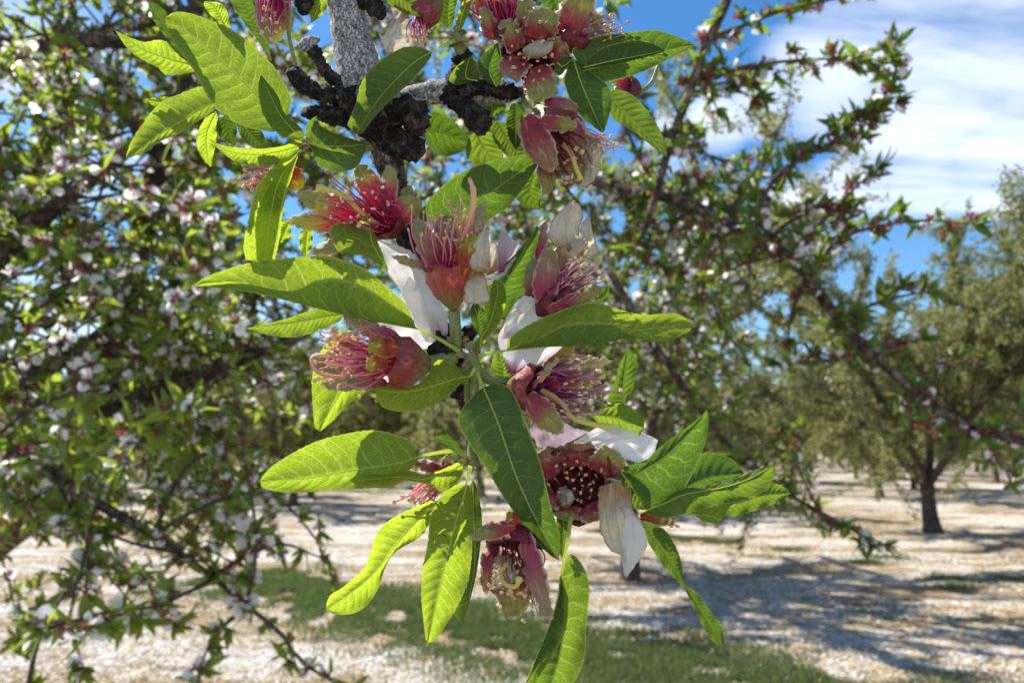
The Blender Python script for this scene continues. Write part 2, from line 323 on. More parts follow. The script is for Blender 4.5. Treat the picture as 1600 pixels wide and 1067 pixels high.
BG_LEAF = simple('tree_leaf', (0.085, 0.145, 0.028), (0.38, 0.48, 0.05), 0.50, 0.34, 0.45, 20, (0.11, 0.18, 0.018), 0.5, rnd=0.35)
BG_LEAF2 = simple('dark_sprig_leaf', (0.062, 0.115, 0.024), (0.26, 0.38, 0.035), 0.45, 0.40, 0.4, 20, (0.085, 0.130, 0.028), 0.5, rnd=0.35)  # darker green than the leaves of the left tree
FAR_LEAF = simple('orchard_leaf', (0.115, 0.130, 0.055), (0.34, 0.36, 0.09), 0.45, 0.5, 0.35, 1.5, (0.18, 0.175, 0.080), 0.5, rnd=0.38)
BG_PETAL = simple('tree_petal', (0.84, 0.82, 0.81), (0.90, 0.88, 0.88), 0.5, 0.6, 0.2, rnd=0.05)
BG_CALYX = simple('tree_calyx', (0.20, 0.085, 0.065), (0.5, 0.08, 0.10), 0.3, 0.5, 0.4, rnd=0.3)

# ------------------------------------------------------------------ ground
def strip_d(x, y, x0, y0, x1, y1):
    dx, dy = x1-x0, y1-y0; L = math.hypot(dx, dy)
    return ((x-x0)*dy - (y-y0)*dx)/L
def gpt(px, py):                  # ground point under a picture point
    d = (FWD + (px-W/2)/FPX*RIGHT - (py-H/2)/FPX*UP); s = -CAM[2]/d[2]; return CAM + d*s
def noise2(X, Y, s, o=0.0):
    return np.array([noise.noise(Vector((x*s+o, y*s-o, o*1.7))) for x, y in zip(X.ravel(), Y.ravel())]).reshape(X.shape)
def hgt(X, Y): return 0.025*noise2(X, Y, 0.9, 3.1) + 0.012*noise2(X, Y, 3.3, 1.1)
gx = np.linspace(-14, 16, 150); gy = np.linspace(-3, 32, 175)
GX, GY = np.meshgrid(gx, gy, indexing='ij')
fade = np.clip(np.minimum(np.minimum(GX+14, 16-GX), np.minimum(GY+3, 32-GY))/2.0, 0, 1)
GZ = hgt(GX, GY)*fade
def ground_z(x, y): return 0.025*nz((x*.9+3.1, y*.9-3.1, 3.1*1.7)) + 0.012*nz((x*3.3+1.1, y*3.3-1.1, 1.1*1.7))
# one sheet: fine grid in the middle, rings out to the horizon
Vg = np.stack([GX, GY, GZ], -1).reshape(-1, 3); Fg = grid_faces(150, 175)[:, ::-1]
n0 = len(Vg)
A_, B_ = [(-14, -3), (16, -3), (16, 32), (-14, 32)], [(-900, -900), (900, -900), (900, 1400), (-900, 1400)]
ci = [0*175+0, 149*175+0, 149*175+174, 0*175+174]
Vg = np.vstack([Vg, [(x, y, 0) for x, y in B_]])
Fo = [(ci[i], n0+i, n0+(i+1) % 4, ci[(i+1) % 4]) for i in range(4)]
Fg = np.vstack([Fg, [(f[0], f[1], f[2], f[3]) for f in Fo]])
mg, t, o = mat('petal_strewn_soil')
tcg = N(t, 'ShaderNodeTexCoord'); P_ = tcg.outputs['Object']
def gn(scale, detail=5.0, rough=0.6, stretch=None, rot=0.0, dist=0.0):
    n = N(t, 'ShaderNodeTexNoise', Scale=scale, Detail=detail, Roughness=rough, Distortion=dist)
    if stretch:
        mp_ = N(t, 'ShaderNodeMapping'); mp_.inputs['Scale'].default_value = (*stretch, 1); mp_.inputs['Rotation'].default_value = (0, 0, rot)
        t.links.new(P_, mp_.inputs[0]); t.links.new(mp_.outputs[0], n.inputs['Vector'])
    else: t.links.new(P_, n.inputs['Vector'])
    return n.outputs['Fac']
soil = MIX(t, SM(t, gn(2.0, 8.0), 0.35, 0.65), (0.24, 0.165, 0.075), (0.40, 0.29, 0.14))
soil = MIX(t, SM(t, gn(38, 4.0), 0.42, 0.62), soil, (0.20, 0.14, 0.085))
vp = N(t, 'ShaderNodeTexVoronoi', Scale=34.0, Randomness=1.0); t.links.new(P_, vp.inputs['Vector'])
pet_cover = SM(t, M(t, 'ADD', M(t, 'MULTIPLY', gn(0.55, 4.0, 0.55, (0.55, 1.7), 0.05), 0.65), M(t, 'MULTIPLY', gn(3.0, 5.0, 0.6, (0.7, 1.6), 0.05), 0.35)), 0.46, 0.54)
spk = SM(t, vp.outputs['Distance'], 0.55, 0.30)
fine = SM(t, gn(90, 3.0), 0.35, 0.6)
pf = M(t, 'MULTIPLY', pet_cover, M(t, 'ADD', 0.55, M(t, 'MULTIPLY', M(t, 'MULTIPLY', spk, fine), 0.5)), clamp=True)
pf = M(t, 'MAXIMUM', pf, M(t, 'MULTIPLY', M(t, 'MULTIPLY', spk, fine), 0.30))
gc = MIX(t, pf, soil, (0.64, 0.64, 0.61))
surf(t, o, gc, None, 0, 0.9, 0.15, gn(45, 5.0, 0.7), 1.0, 0.035)
ground = link('ground', mesh_np('ground', Vg, Fg, mg)); ground['kind'] = 'structure'

# grass strips (blades), loose petals and straw lying on the soil
STRIPS = [(gpt(395, 905), gpt(1150, 1055), 0.62), (gpt(330, 755), gpt(620, 772), 0.8), (gpt(560, 770), gpt(700, 778), 0.5)]
def blades(cx, cy, hgt_, wid, name, material, label=None, cat='grass'):
    n = len(cx); a = rng.uniform(0, 2*np.pi, n); ln = rng.uniform(0, .7, n)*hgt_; b = rng.uniform(0, 2*np.pi, n)
    z = np.array([ground_z(x, y) for x, y in zip(cx, cy)]) - 0.003
    dx = np.cos(a)*wid/2; dy = np.sin(a)*wid/2
    V = np.zeros((n, 5, 3)); 
    V[:, 0] = np.stack([cx-dx, cy-dy, z], 1); V[:, 1] = np.stack([cx+dx, cy+dy, z], 1)
    mx = cx+np.cos(b)*ln*.35; my = cy+np.sin(b)*ln*.35; tx = cx+np.cos(b)*ln; ty = cy+np.sin(b)*ln
    V[:, 2] = np.stack([mx+dx*.8, my+dy*.8, z+hgt_*.6], 1); V[:, 3] = np.stack([mx-dx*.8, my-dy*.8, z+hgt_*.6], 1); V[:, 4] = np.stack([tx, ty, z+hgt_*.95], 1)
    k = np.arange(n)[:, None]*5
    F = np.vstack([k+[0, 1, 2], k+[0, 2, 3], k+[3, 2, 4]])
    ob = link(name, mesh_np(name, V.reshape(-1, 3), F, material, smooth=False)); ob['kind'] = 'stuff'
    if label: ob['label'] = label
    ob['category'] = cat
    return ob
GRASS = simple('grass_blade', (0.060, 0.090, 0.034), (0.18, 0.26, 0.06), 0.33, 0.5, 0.3, 6, (0.12, 0.14, 0.065), rnd=0.35)
cx, cy = [], []
def scatter_line(p0, p1, hw, n, pad=0.0):
    for _ in range(n):
        s = random.uniform(-pad, 1+pad); q = p0 + (p1-p0)*s; d = np.array([p1[1]-p0[1], -(p1[0]-p0[0]), 0]); d /= np.linalg.norm(d)
        r = random.gauss(0, hw*0.55); q = q + d*r
        if nz((q[0], q[1], 0), 1.5)*0.7 + nz((q[0], q[1], 4), 4.5)*0.6 > -0.30 + abs(r)/hw*0.30: cx.append(q[0]); cy.append(q[1])
scatter_line(gpt(520, 935), gpt(1120, 1068), 0.92, 110000, 0.5)
scatter_line(gpt(330, 752), gpt(620, 772), 1.2, 16000); scatter_line(gpt(930, 830), gpt(1150, 850), 0.35, 7000)
scatter_line(gpt(1000, 795), gpt(1250, 800), 0.35, 7000)
for px, py, r in ((1495, 918, .14), (1490, 905, .16), (1585, 905, .2), (1390, 872, .2), (1230, 860, .15), (1350, 880, .12)):
    q = gpt(px, py)
    for _ in range(500): cx.append(q[0]+random.gauss(0, r)); cy.append(q[1]+random.gauss(0, r*.7))
cx = np.array(cx); cy = np.array(cy)
blades(cx, cy, rng.uniform(0.03, 0.085, len(cx)), 0.007, 'grass', GRASS, 'patchy short green grass growing in strips between orchard rows')
# loose petals
def flat_bits(n, r0, r1, size, asp, material, name, label, cat, thr, seed):
    d = r0*(r1/r0)**rng.uniform(0, 1, n); s = rng.uniform(-0.78, 0.78, n); X = d*s; Y = d*0.99
    keep = []
    for x, y in zip(X, Y): keep.append(nz((x*.35+seed, y*1.0, 0), 1.0) + 0.5*nz((x+seed, y*2, 0), 1.8) + random.uniform(-.35, .35) > thr)
    keep = np.array(keep); X = X[keep]; Y = Y[keep]; n = len(X)
    sc = rng.uniform(.6, 1.2, n)*size; a = rng.uniform(0, 2*np.pi, n); tl = rng.normal(0, .35, (n, 2))
    z = np.array([ground_z(x, y) for x, y in zip(X, Y)]) + 0.006
    u = np.stack([np.cos(a), np.sin(a), tl[:, 0]], 1)*sc[:, None]; v = np.stack([-np.sin(a), np.cos(a), tl[:, 1]], 1)*sc[:, None]*asp
    c = np.stack([X, Y, z], 1)
    V = np.stack([c-u, c-v*.9+u*.1, c+u, c+v*.9+u*.1, c+[0, 0, .25*size]], 1).reshape(-1, 3)
    k = np.arange(n)[:, None]*5; F = np.vstack([k+[0, 1, 4], k+[1, 2, 4], k+[2, 3, 4], k+[3, 0, 4]])
    ob = link(name, mesh_np(name, V, F, material, smooth=False)); ob['kind'] = 'stuff'; ob['label'] = label; ob['category'] = cat
G_PETAL = simple('fallen_petal', (0.76, 0.75, 0.73), (0.7, 0.66, 0.64), 0.25, 0.7, 0.2, rnd=0.12)
STRAW = simple('dry_straw', (0.34, 0.25, 0.13), None, 0, 0.8, 0.2, rnd=0.4)
flat_bits(85000, 3.9, 26, 0.014, 0.75, G_PETAL, 'fallen_petals', 'white fallen almond petals strewn over the orchard soil', 'petals', -0.05, 2.0)
flat_bits(42000, 3.9, 22, 0.036, 0.14, STRAW, 'dry_straw', 'tan dry straw and husks lying on the orchard soil', 'straw', -0.25, 9.0)

# ------------------------------------------------------------------ foliage templates
def leaf_tpl(L=0.04, Wd=0.0065, fold=0.5, curl=0.25, n=4, sub=True):
    """a folded, curved leaf along +X, base at 0; returns verts, tris"""
    V = []; 
    for i in range(n):
        u = i/(n-1); w = Wd*math.sin(math.pi*min(u*0.97+0.03, 1)**0.8)*1.0
        x = L*u; z = -curl*L*u*u
        V += [(x, w, z+w*fold), (x, 0, z), (x, -w, z+w*fold)]
    F = []
    for i in range(n-1):
        a = i*3
        for j in (0, 1): F += [(a+j, a+j+1, a+j+4), (a+j, a+j+4, a+j+3)]
    return np.array(V), np.array(F)
def petal_tpl(L=0.013, Wd=0.0065):
    V = [(0, 0, 0), (L*.45, Wd, .002), (L*.95, Wd*.75, .001), (L*1.05, 0, -.001), (L*.95, -Wd*.75, .001), (L*.45, -Wd, .002), (L*.55, 0, -.001)]
    F = [(6, i, i+1) for i in range(5)] + [(6, 5, 0)]
    return np.array(V), np.array(F)
def rot_to(d, roll, scale=1.0):
    """matrix with +X along d"""
    x = np.array(d, float); x /= np.linalg.norm(x)+1e-9
    up = np.array([0, 0, 1.0]) if abs(x[2]) < .95 else np.array([1.0, 0, 0])
    y = np.cross(up, x); y /= np.linalg.norm(y); z = np.cross(x, y)
    c, s = math.cos(roll), math.sin(roll)
    return np.stack([x, c*y+s*z, -s*y+c*z], 1)*scale
def rand_dir(): 
    v = rng.normal(size=3); return v/np.linalg.norm(v)
LEAF_T = [leaf_tpl(0.040, 0.0062, 0.5, 0.22), leaf_tpl(0.036, 0.0055, 0.8, -0.15), leaf_tpl(0.044, 0.0070, 0.35, 0.40), leaf_tpl(0.030, 0.0060, 0.6, 0.1)]
def blossom_tpl(np_, seed):
    r = random.Random(seed); Vs, Fs, Mi = [], [], []; off = 0
    def add(V, F, mi):
        nonlocal off; Vs.append(V); Fs.append(F+off); Mi.extend([mi]*len(F)); off += len(V)
    m = 6; th = np.arange(m)*2*np.pi/m                         # calyx cup
    prof = [(0, .0012), (.003, .0032), (.008, .0038), (.0085, .0026)]
    V = np.array([(x, q*math.cos(a), q*math.sin(a)) for x, q in prof for a in th]); F = grid_faces(4, m, True); add(V, np.vstack([F[:, :3], F[:, [0, 2, 3]]]), 0)
    for k in range(5):                                          # sepals
        a = k*1.2566+r.uniform(-.2, .2); o_ = math.radians(r.uniform(35, 85)); d = (math.cos(o_), math.sin(o_)*math.cos(a), math.sin(o_)*math.sin(a))
        V, F = petal_tpl(.008, .0030); V = V@rot_to(d, a).T + [.0078, .003*math.cos(a), .003*math.sin(a)]; add(V, F, 0)
    for k in range(7):                                          # stamens
        a = r.uniform(0, 6.28); o_ = r.uniform(0, .6); d = np.array((math.cos(o_), math.sin(o_)*math.cos(a), math.sin(o_)*math.sin(a)))
        b = np.array([.008, 0, 0]); e = b+d*.011; s = np.cross(d, [0, .3, 1])*.0005
        add(np.array([b-s, b+s, e+s, e-s]), np.array([(0, 1, 2), (0, 2, 3)]), 0)
    for k in range(np_):
        a = r.uniform(0, 6.28); o_ = math.radians(r.uniform(40, 95)); d = (math.cos(o_), math.sin(o_)*math.cos(a), math.sin(o_)*math.sin(a))
        V, F = petal_tpl(r.uniform(.015, .020), .0085); V = V@rot_to(d, a+r.uniform(-.5, .5)).T + [.0078, .003*math.cos(a), .003*math.sin(a)]; add(V, F, 1)
    return np.vstack(Vs), np.vstack(Fs), np.array(Mi)
BLOS_T = [blossom_tpl(n, 10+i) for i, n in enumerate((0, 0, 1, 2, 4, 5))]

class Spray:
    """collects twigs, leaves and blossoms of one tree or branch, then links them as parts"""
    def __init__(s): s.tw = []; s.lv = []; s.bl = []
    def twig(s, P, r0, r1): s.tw.append((np.array(P), r0, r1))
    def cluster(s, c, d, nleaf, nblos, sc=1.0, petalp=0.4, ok=None):
        if ok and not ok(c): return
        for _ in range(nleaf):
            v = np.array(d)*rng.uniform(.2, 1.0) + rand_dir()*0.85; s.lv.append((c, v, rng.uniform(0, 6.28), sc*rng.uniform(.55, 1.15), rng.integers(4)))
        for _ in range(nblos):
            v = rand_dir() + np.array(d)*.3; k = rng.choice([3, 4, 5]) if rng.random() < petalp else rng.choice([0, 0, 1, 2])
            s.bl.append((c + rand_dir()*.006, v, rng.uniform(0, 6.28), sc*rng.uniform(.8, 1.15), k))
    def finish(s, root, leafmat, nlimit=300, blimit=120, bark_=None):
        rt = np.array(OFFS[root.name])
        for P, r0, r1 in s.tw:
            V, F, U = tube_np(P, np.linspace(r0, r1, len(P)), 6)
            link('twig', mesh_np('twig', V, F, bark_ or BARK_TWIG), root)
        def dist(c): return np.linalg.norm(np.asarray(c)-CAM)
        def inview(c):
            x, y, d = to_px(c); return 0 if (d > 0 and -30 < x < W+30 and -30 < y < H+30) else 1
        for lst, tpls, nm, lim, stuffname, mats in ((s.lv, LEAF_T, 'leaf', nlimit, 'foliage', [leafmat]), (s.bl, BLOS_T, 'blossom', blimit, 'blossom_mass', [BG_CALYX, BG_PETAL])):
            lst.sort(key=lambda e: (inview(e[0]), dist(e[0])/e[3]))
            mes = [mesh_np(nm, tp[0], tp[1], mats, midx=(tp[2] if len(tp) > 2 else None), smooth=False) for tp in tpls]
            for c, v, roll, sc, k in lst[:lim]:
                ob = bpy.data.objects.new(nm, mes[k]); COL.objects.link(ob); ob.parent = root
                R = rot_to(v, roll, sc); mx = Matrix(R.tolist()).to_4x4(); mx.translation = Vector(np.asarray(c)-rt); ob.matrix_local = mx
            rest = lst[lim:]
            if rest:
                Vs, Fs, Ms = [], [], []; off = 0
                for c, v, roll, sc, k in rest:
                    tp = tpls[k]; V = tp[0]@rot_to(v, roll, sc).T + c; Vs.append(V); Fs.append(tp[1]+off); off += len(V)
                    if len(tp) > 2: Ms.append(tp[2])
                ob = link(stuffname, mesh_np(stuffname, np.vstack(Vs), np.vstack(Fs), mats, midx=(np.concatenate(Ms) if Ms else None), smooth=False), root); ob['kind'] = 'stuff'
    def grow(s, P, r0, r1, step=0.035, nl=(4, 8), nb=(0, 3), sc=1.0, petalp=.4, ok=None, side=0.02, start=0.0):
        """a twig with leaf and blossom clusters on short spurs along it"""
        P = np.asarray(P); s.twig(P, r0, r1)
        L = np.r_[0, np.cumsum(np.linalg.norm(np.diff(P, axis=0), axis=1))]
        q = start*L[-1]
        while q < L[-1]:
            c = np.array([np.interp(q, L, P[:, i]) for i in range(3)]); i = min(np.searchsorted(L, q), len(P)-1); tdir = P[i]-P[max(i-1, 0)]; tdir = tdir/(np.linalg.norm(tdir)+1e-9)
            sd_ = np.cross(tdir, rand_dir()); sd_ /= np.linalg.norm(sd_)+1e-9
            s.cluster(c+sd_*rng.uniform(0, side), sd_*.8+tdir*.5+np.array([0, 0, .25]), rng.integers(*nl), rng.integers(*nb), sc, petalp, ok)
            q += step*rng.uniform(.6, 1.5)
        s.cluster(P[-1], (P[-1]-P[-2])/(np.linalg.norm(P[-1]-P[-2])+1e-9)*1.6, nl[1], 1, sc, petalp, ok)
def wander(p, d, L, n=8, wob=0.25, grav=0.0):
    P = [np.array(p, float)]; d = np.array(d, float); d /= np.linalg.norm(d)
    for i in range(n-1):
        d = d + rand_dir()*wob + np.array([0, 0, grav]); d /= np.linalg.norm(d); P.append(P[-1]+d*L/(n-1))
    return np.array(P)
def limb(pts, radii, n, parent, name='limb', material=None, rough=.10):
    """pts: world points"""
    Q = spline(pts, n); R = np.interp(np.linspace(0, 1, n), np.linspace(0, 1, len(radii)), radii)
    V, F, U = tube_np(Q, R, 12, rough, 0, 1.7, 9.0)
    link(name, mesh_np(name, V, F, material or BARK_TREE), parent); return Q

# ------------------------------------------------------------------ near tree on the left
def W3(lst): return [at(x, y, d) for x, y, d in lst]
base = np.array([at(-150, 533, 2.75)[0], 2.75, 0.0])
near = thing('almond_tree', base, 'large almond tree close by, its leaves and white blossom filling the left side', 'tree')
trunk = limb([base+[0, 0, -.05], at(-125, 1000, 2.72), at(-60, 880, 2.7), at(40, 800, 2.7), at(135, 725, 2.65), at(160, 620, 2.6)], [.13, .10, .085, .07, .06], 30, near, 'trunk')
limbs = [
    limb(W3([(160, 620, 2.6), (178, 540, 2.55), (215, 400, 2.5), (250, 240, 2.4), (300, 60, 2.3), (330, -150, 2.2)]), [.06, .045, .035, .028, .02, .014], 30, near),
    limb(W3([(160, 655, 2.6), (210, 630, 2.5), (262, 612, 2.4), (350, 570, 2.4), (430, 545, 2.4), (520, 480, 2.5), (600, 380, 2.6)]), [.045, .036, .032, .030, .024, .018, .010], 30, near),
    limb(W3([(-60, 880, 2.7), (-100, 790, 2.5), (-130, 700, 2.3), (-160, 560, 2.2)]), [.075, .07, .05, .04], 20, near),
    limb(W3([(-160, 560, 2.2), (-60, 470, 2.1), (0, 400, 2.05), (60, 345, 2.0), (135, 283, 2.0), (210, 225, 2.05), (300, 120, 2.1)]), [.04, .036, .033, .03, .026, .018, .010], 30, near),
    limb(W3([(-160, 560, 2.2), (-60, 640, 1.9), (0, 690, 1.7), (70, 735, 1.65), (150, 785, 1.6), (240, 835, 1.6), (330, 900, 1.6), (385, 945, 1.6)]), [.03, .022, .018, .016, .014, .012, .009, .005], 40, near),
    limb(W3([(-60, 60, 2.2), (60, 70, 2.0), (130, 66, 1.9), (240, 66, 1.9), (330, 50, 1.9)]), [.03, .022, .018, .016, .010], 24, near),
    limb(W3([(-90, 600, 2.0), (-30, 560, 1.9), (60, 580, 1.9), (130, 540, 1.9), (175, 500, 1.95)]), [.02, .018, .016, .015, .010], 20, near),
]
LPX = np.array([[*to_px(q)] for lb in limbs for q in lb[::2]])
def left_ok(c):
    x, y, d = to_px(c)
    nr = (np.abs(LPX[:, 0]-x) < 30) & (np.abs(LPX[:, 1]-y) < 30) & (LPX[:, 2] > d)
    if nr.any() and rng.random() < .8: return False
    if nz((x*.009, y*.009, 11)) > .33 and rng.random() < .8: return False
    if y < 330: lim = 600 + 60*nz((y*.02, 0, 0))
    elif y < 600: lim = 640
    elif y < 700: lim = 640 - (y-600)*2.2
    elif y < 860: lim = 420 + (y-700)*.6
    else: lim = 515 + (y-860)*.5
    lim += 40*nz((x*.01, y*.01, d))
    if x > lim: return False
    if y > 880 and nz((x*.011, y*.011, 3)) < -0.22 + (y-880)*.0008: return False
    if 700 < y and x > 200 and nz((x*.013, y*.013, 7)) < -0.22: return False
    return x > -260 and y > -330
SL = Spray()
for i in range(400):
    lb = limbs[rng.choice(7, p=[.24, .24, .06, .2, .12, .08, .06])]
    k = rng.integers(4, len(lb)); p = lb[k]
    d = rand_dir()*np.array([1, .9, 1]) + np.array([.1, -.1, .12]); L = rng.uniform(.30, .85)
    P = wander(p, d, L, 8, .22, -.02)
    if (not left_ok(P[-1]) and rng.random() < .92) or not (left_ok(P[3]) or to_px(P[3])[1] < 650): continue
    SL.grow(P, .0045, .0016, .034, (4, 8), (0, 3), rng.choice([1.1, 1.35, 1.6]), .5, left_ok)
for i in range(24):                      # twigs nearer the lens
    x, y = rng.uniform(-60, 430), rng.uniform(-40, 640)
    SL.grow(wander(at(x, y, rng.uniform(1.1, 1.7)), rand_dir()+np.array([.2, 0, .2]), rng.uniform(.10, .22), 6, .3), .003, .0015, .034, (3, 7), (0, 3), rng.uniform(.9, 1.25), .7)
for i in range(34):
    x, y = rng.uniform(-40, 420), rng.uniform(690, 900)
    SL.grow(wander(at(x, y, rng.uniform(1.5, 2.4)), rand_dir()+np.array([.2, 0, .1]), rng.uniform(.12, .26), 6, .3), .003, .0015, .034, (3, 7), (0, 3), 1.1, .5)
# low sprigs against the ground
for pts in ([(40, 1100, 1.5), (60, 1000, 1.5), (100, 930, 1.5), (150, 880, 1.55)], [(385, 945, 1.6), (330, 1000, 1.6), (310, 1060, 1.6)], [(385, 945, 1.6), (440, 990, 1.6), (480, 1040, 1.62), (600, 1100, 1.65)],
            [(240, 835, 1.6), (320, 790, 1.6), (420, 770, 1.65), (500, 850, 1.7), (520, 900, 1.7)], [(330, 900, 1.6), (430, 850, 1.6), (500, 870, 1.65)],
            [(150, 785, 1.6), (130, 880, 1.5), (110, 960, 1.5), (130, 1040, 1.5)], [(240, 835, 1.6), (300, 720, 1.7), (420, 700, 1.8), (480, 760, 1.8)], [(150, 785, 1.6), (140, 850, 1.6), (135, 930, 1.6)]):
    SL.grow(spline(W3(pts), 12), .006, .002, .045, (6, 10), (0, 3), 1.2, .2)
SL.finish(near, BG_LEAF, 300, 150)

# ------------------------------------------------------------------ branch hanging on the right, 1.3 to 1.7 m away
hang = thing('overhanging_branch', at(1170, -150, 1.55), 'dark leafy branch with spent red blossoms arching across the sky on the right', 'branch')
SR = Spray()
H_ = lambda L, r, n=20: (limb(W3(L), r, n, hang, rough=.06))
stem = H_([(1170, -150, 1.55), (1135, 0, 1.5), (1105, 60, 1.5), (1075, 150, 1.5), (1045, 230, 1.5), (1030, 290, 1.52), (1000, 380, 1.6)], [.014, .011, .010, .009, .008, .008, .006], 30)
main = H_([(860, 250, 1.8), (950, 290, 1.7), (1050, 310, 1.6), (1130, 345, 1.5), (1200, 380, 1.45), (1260, 430, 1.4), (1310, 500, 1.4), (1370, 560, 1.4), (1440, 620, 1.4), (1520, 670, 1.4), (1640, 700, 1.4)], [.016, .015, .014, .013, .012, .011, .010, .009, .008, .007, .006], 40)
low = H_([(950, 420, 1.9), (1010, 520, 1.8), (1080, 620, 1.75), (1150, 710, 1.7), (1230, 770, 1.65), (1300, 810, 1.6), (1380, 850, 1.55)], [.010, .009, .008, .007, .006, .005, .003], 30)
sprigs = [([(1105, 60), (1150, 45), (1220, 18), (1290, 2), (1350, -12)], 1.5, .03, 4, 7), ([(1060, 130), (1110, 118), (1170, 105), (1240, 95), (1330, 92), (1385, 95)], 1.5, .030, 4, 7),
          ([(1370, 110), (1400, 70)], 1.5, .03, 5, 8), ([(1075, 150), (1130, 130), (1160, 145), (1190, 155)], 1.6, .025, 4, 7), ([(1045, 230), (1080, 210)], 1.5, .04, 3, 6), ([(1090, 100), (1120, 170)], 1.5, .03, 4, 6),
          ([(1180, 370), (1200, 290), (1250, 250), (1300, 225), (1350, 180), (1400, 160)], 1.4, .024, 5, 9), ([(1350, 180), (1395, 130), (1400, 100)], 1.4, .03, 4, 7), ([(1300, 225), (1350, 215), (1370, 190)], 1.4, .03, 4, 7),
          ([(1240, 400), (1290, 340), (1340, 290), (1370, 265)], 1.4, .028, 5, 8), ([(1260, 420), (1320, 370), (1390, 350), (1450, 345), (1520, 350)], 1.5, .024, 5, 8), ([(1130, 345), (1160, 300), (1190, 250)], 1.5, .028, 5, 8),
          ([(1050, 310), (1080, 280), (1110, 285)], 1.6, .03, 4, 7), ([(1130, 345), (1100, 400), (1090, 460)], 1.5, .03, 4, 7), ([(1260, 430), (1240, 480), (1230, 530)], 1.4, .04, 3, 6), ([(1310, 500), (1380, 470), (1450, 455)], 1.4, .032, 4, 7),
          ([(960, 295), (990, 340), (1000, 390), (1060, 430)], 1.7, .03, 4, 7), ([(1000, 380), (1060, 360), (1100, 350)], 1.6, .03, 4, 7), ([(1010, 270), (980, 200), (985, 150)], 1.55, .035, 3, 6), ([(1040, 230), (980, 130), (960, 100)], 1.6, .03, 4, 7),
          ([(860, 250), (890, 300), (960, 380)], 1.8, .03, 4, 7), ([(1370, 560), (1400, 540), (1440, 530)], 1.4, .04, 4, 6), ([(1200, 380), (1230, 350), (1290, 320), (1330, 320)], 1.45, .025, 5, 8)]
RX = [stem, main, low]
for pts, d, st, a, b in sprigs:
    P = spline(W3([(x, y, d + .03*math.sin(i*1.7)) for i, (x, y) in enumerate(pts)]), 14)
    SR.grow(P, .0050, .0016, st*.90, (a+1, b+2), (1, 4), 1.12, .14)
SR.grow(main, .002, .002, .030, (4, 8), (1, 4), 1.0, .22); SR.grow(low[6:], .002, .002, .022, (5, 9), (1, 4), 1.05, .2); SR.grow(stem, .002, .002, .045, (4, 7), (0, 2), .9, .05, start=.1)
for i in range(24):
    q = main[rng.integers(6, 36)] if i % 3 else low[rng.integers(2, 28)]
    SR.grow(wander(q, rand_dir()+np.array([.1, .6, .1]), rng.uniform(.08, .20), 6, .3), .003, .0015, .028, (4, 7), (1, 3), .95, .15)
for i in range(150):
    if i < 85: x, y, d = rng.uniform(560, 930), rng.uniform(-30, 330), rng.uniform(1.8, 3.0)
    else: x, y, d = rng.uniform(600, 960), rng.uniform(330, 640), rng.uniform(2.6, 4.2)
    SR.grow(wander(at(x, y, d), rand_dir()+np.array([0, 0, .2]), rng.uniform(.15, .36), 6, .3), .004, .0015, .034, (4, 7), (0, 3), 1.2, .6)
for i in range(70):                    # twigs further back, filling the space right of the flowers
    x, y = rng.uniform(930, 1120), rng.uniform(300, 720); d = rng.uniform(2.0, 3.2)
    if i < 5: x, y, d = rng.uniform(960, 1290), rng.uniform(285, 430), rng.uniform(1.5, 2.0)
    SR.grow(wander(at(x, y, d), rand_dir()+np.array([0, 0, .2]), rng.uniform(.15, .32), 6, .3), .004, .0015, .032, (4, 8), (0, 3), 1.1, .5)
SR.finish(hang, BG_LEAF2, 300, 150)

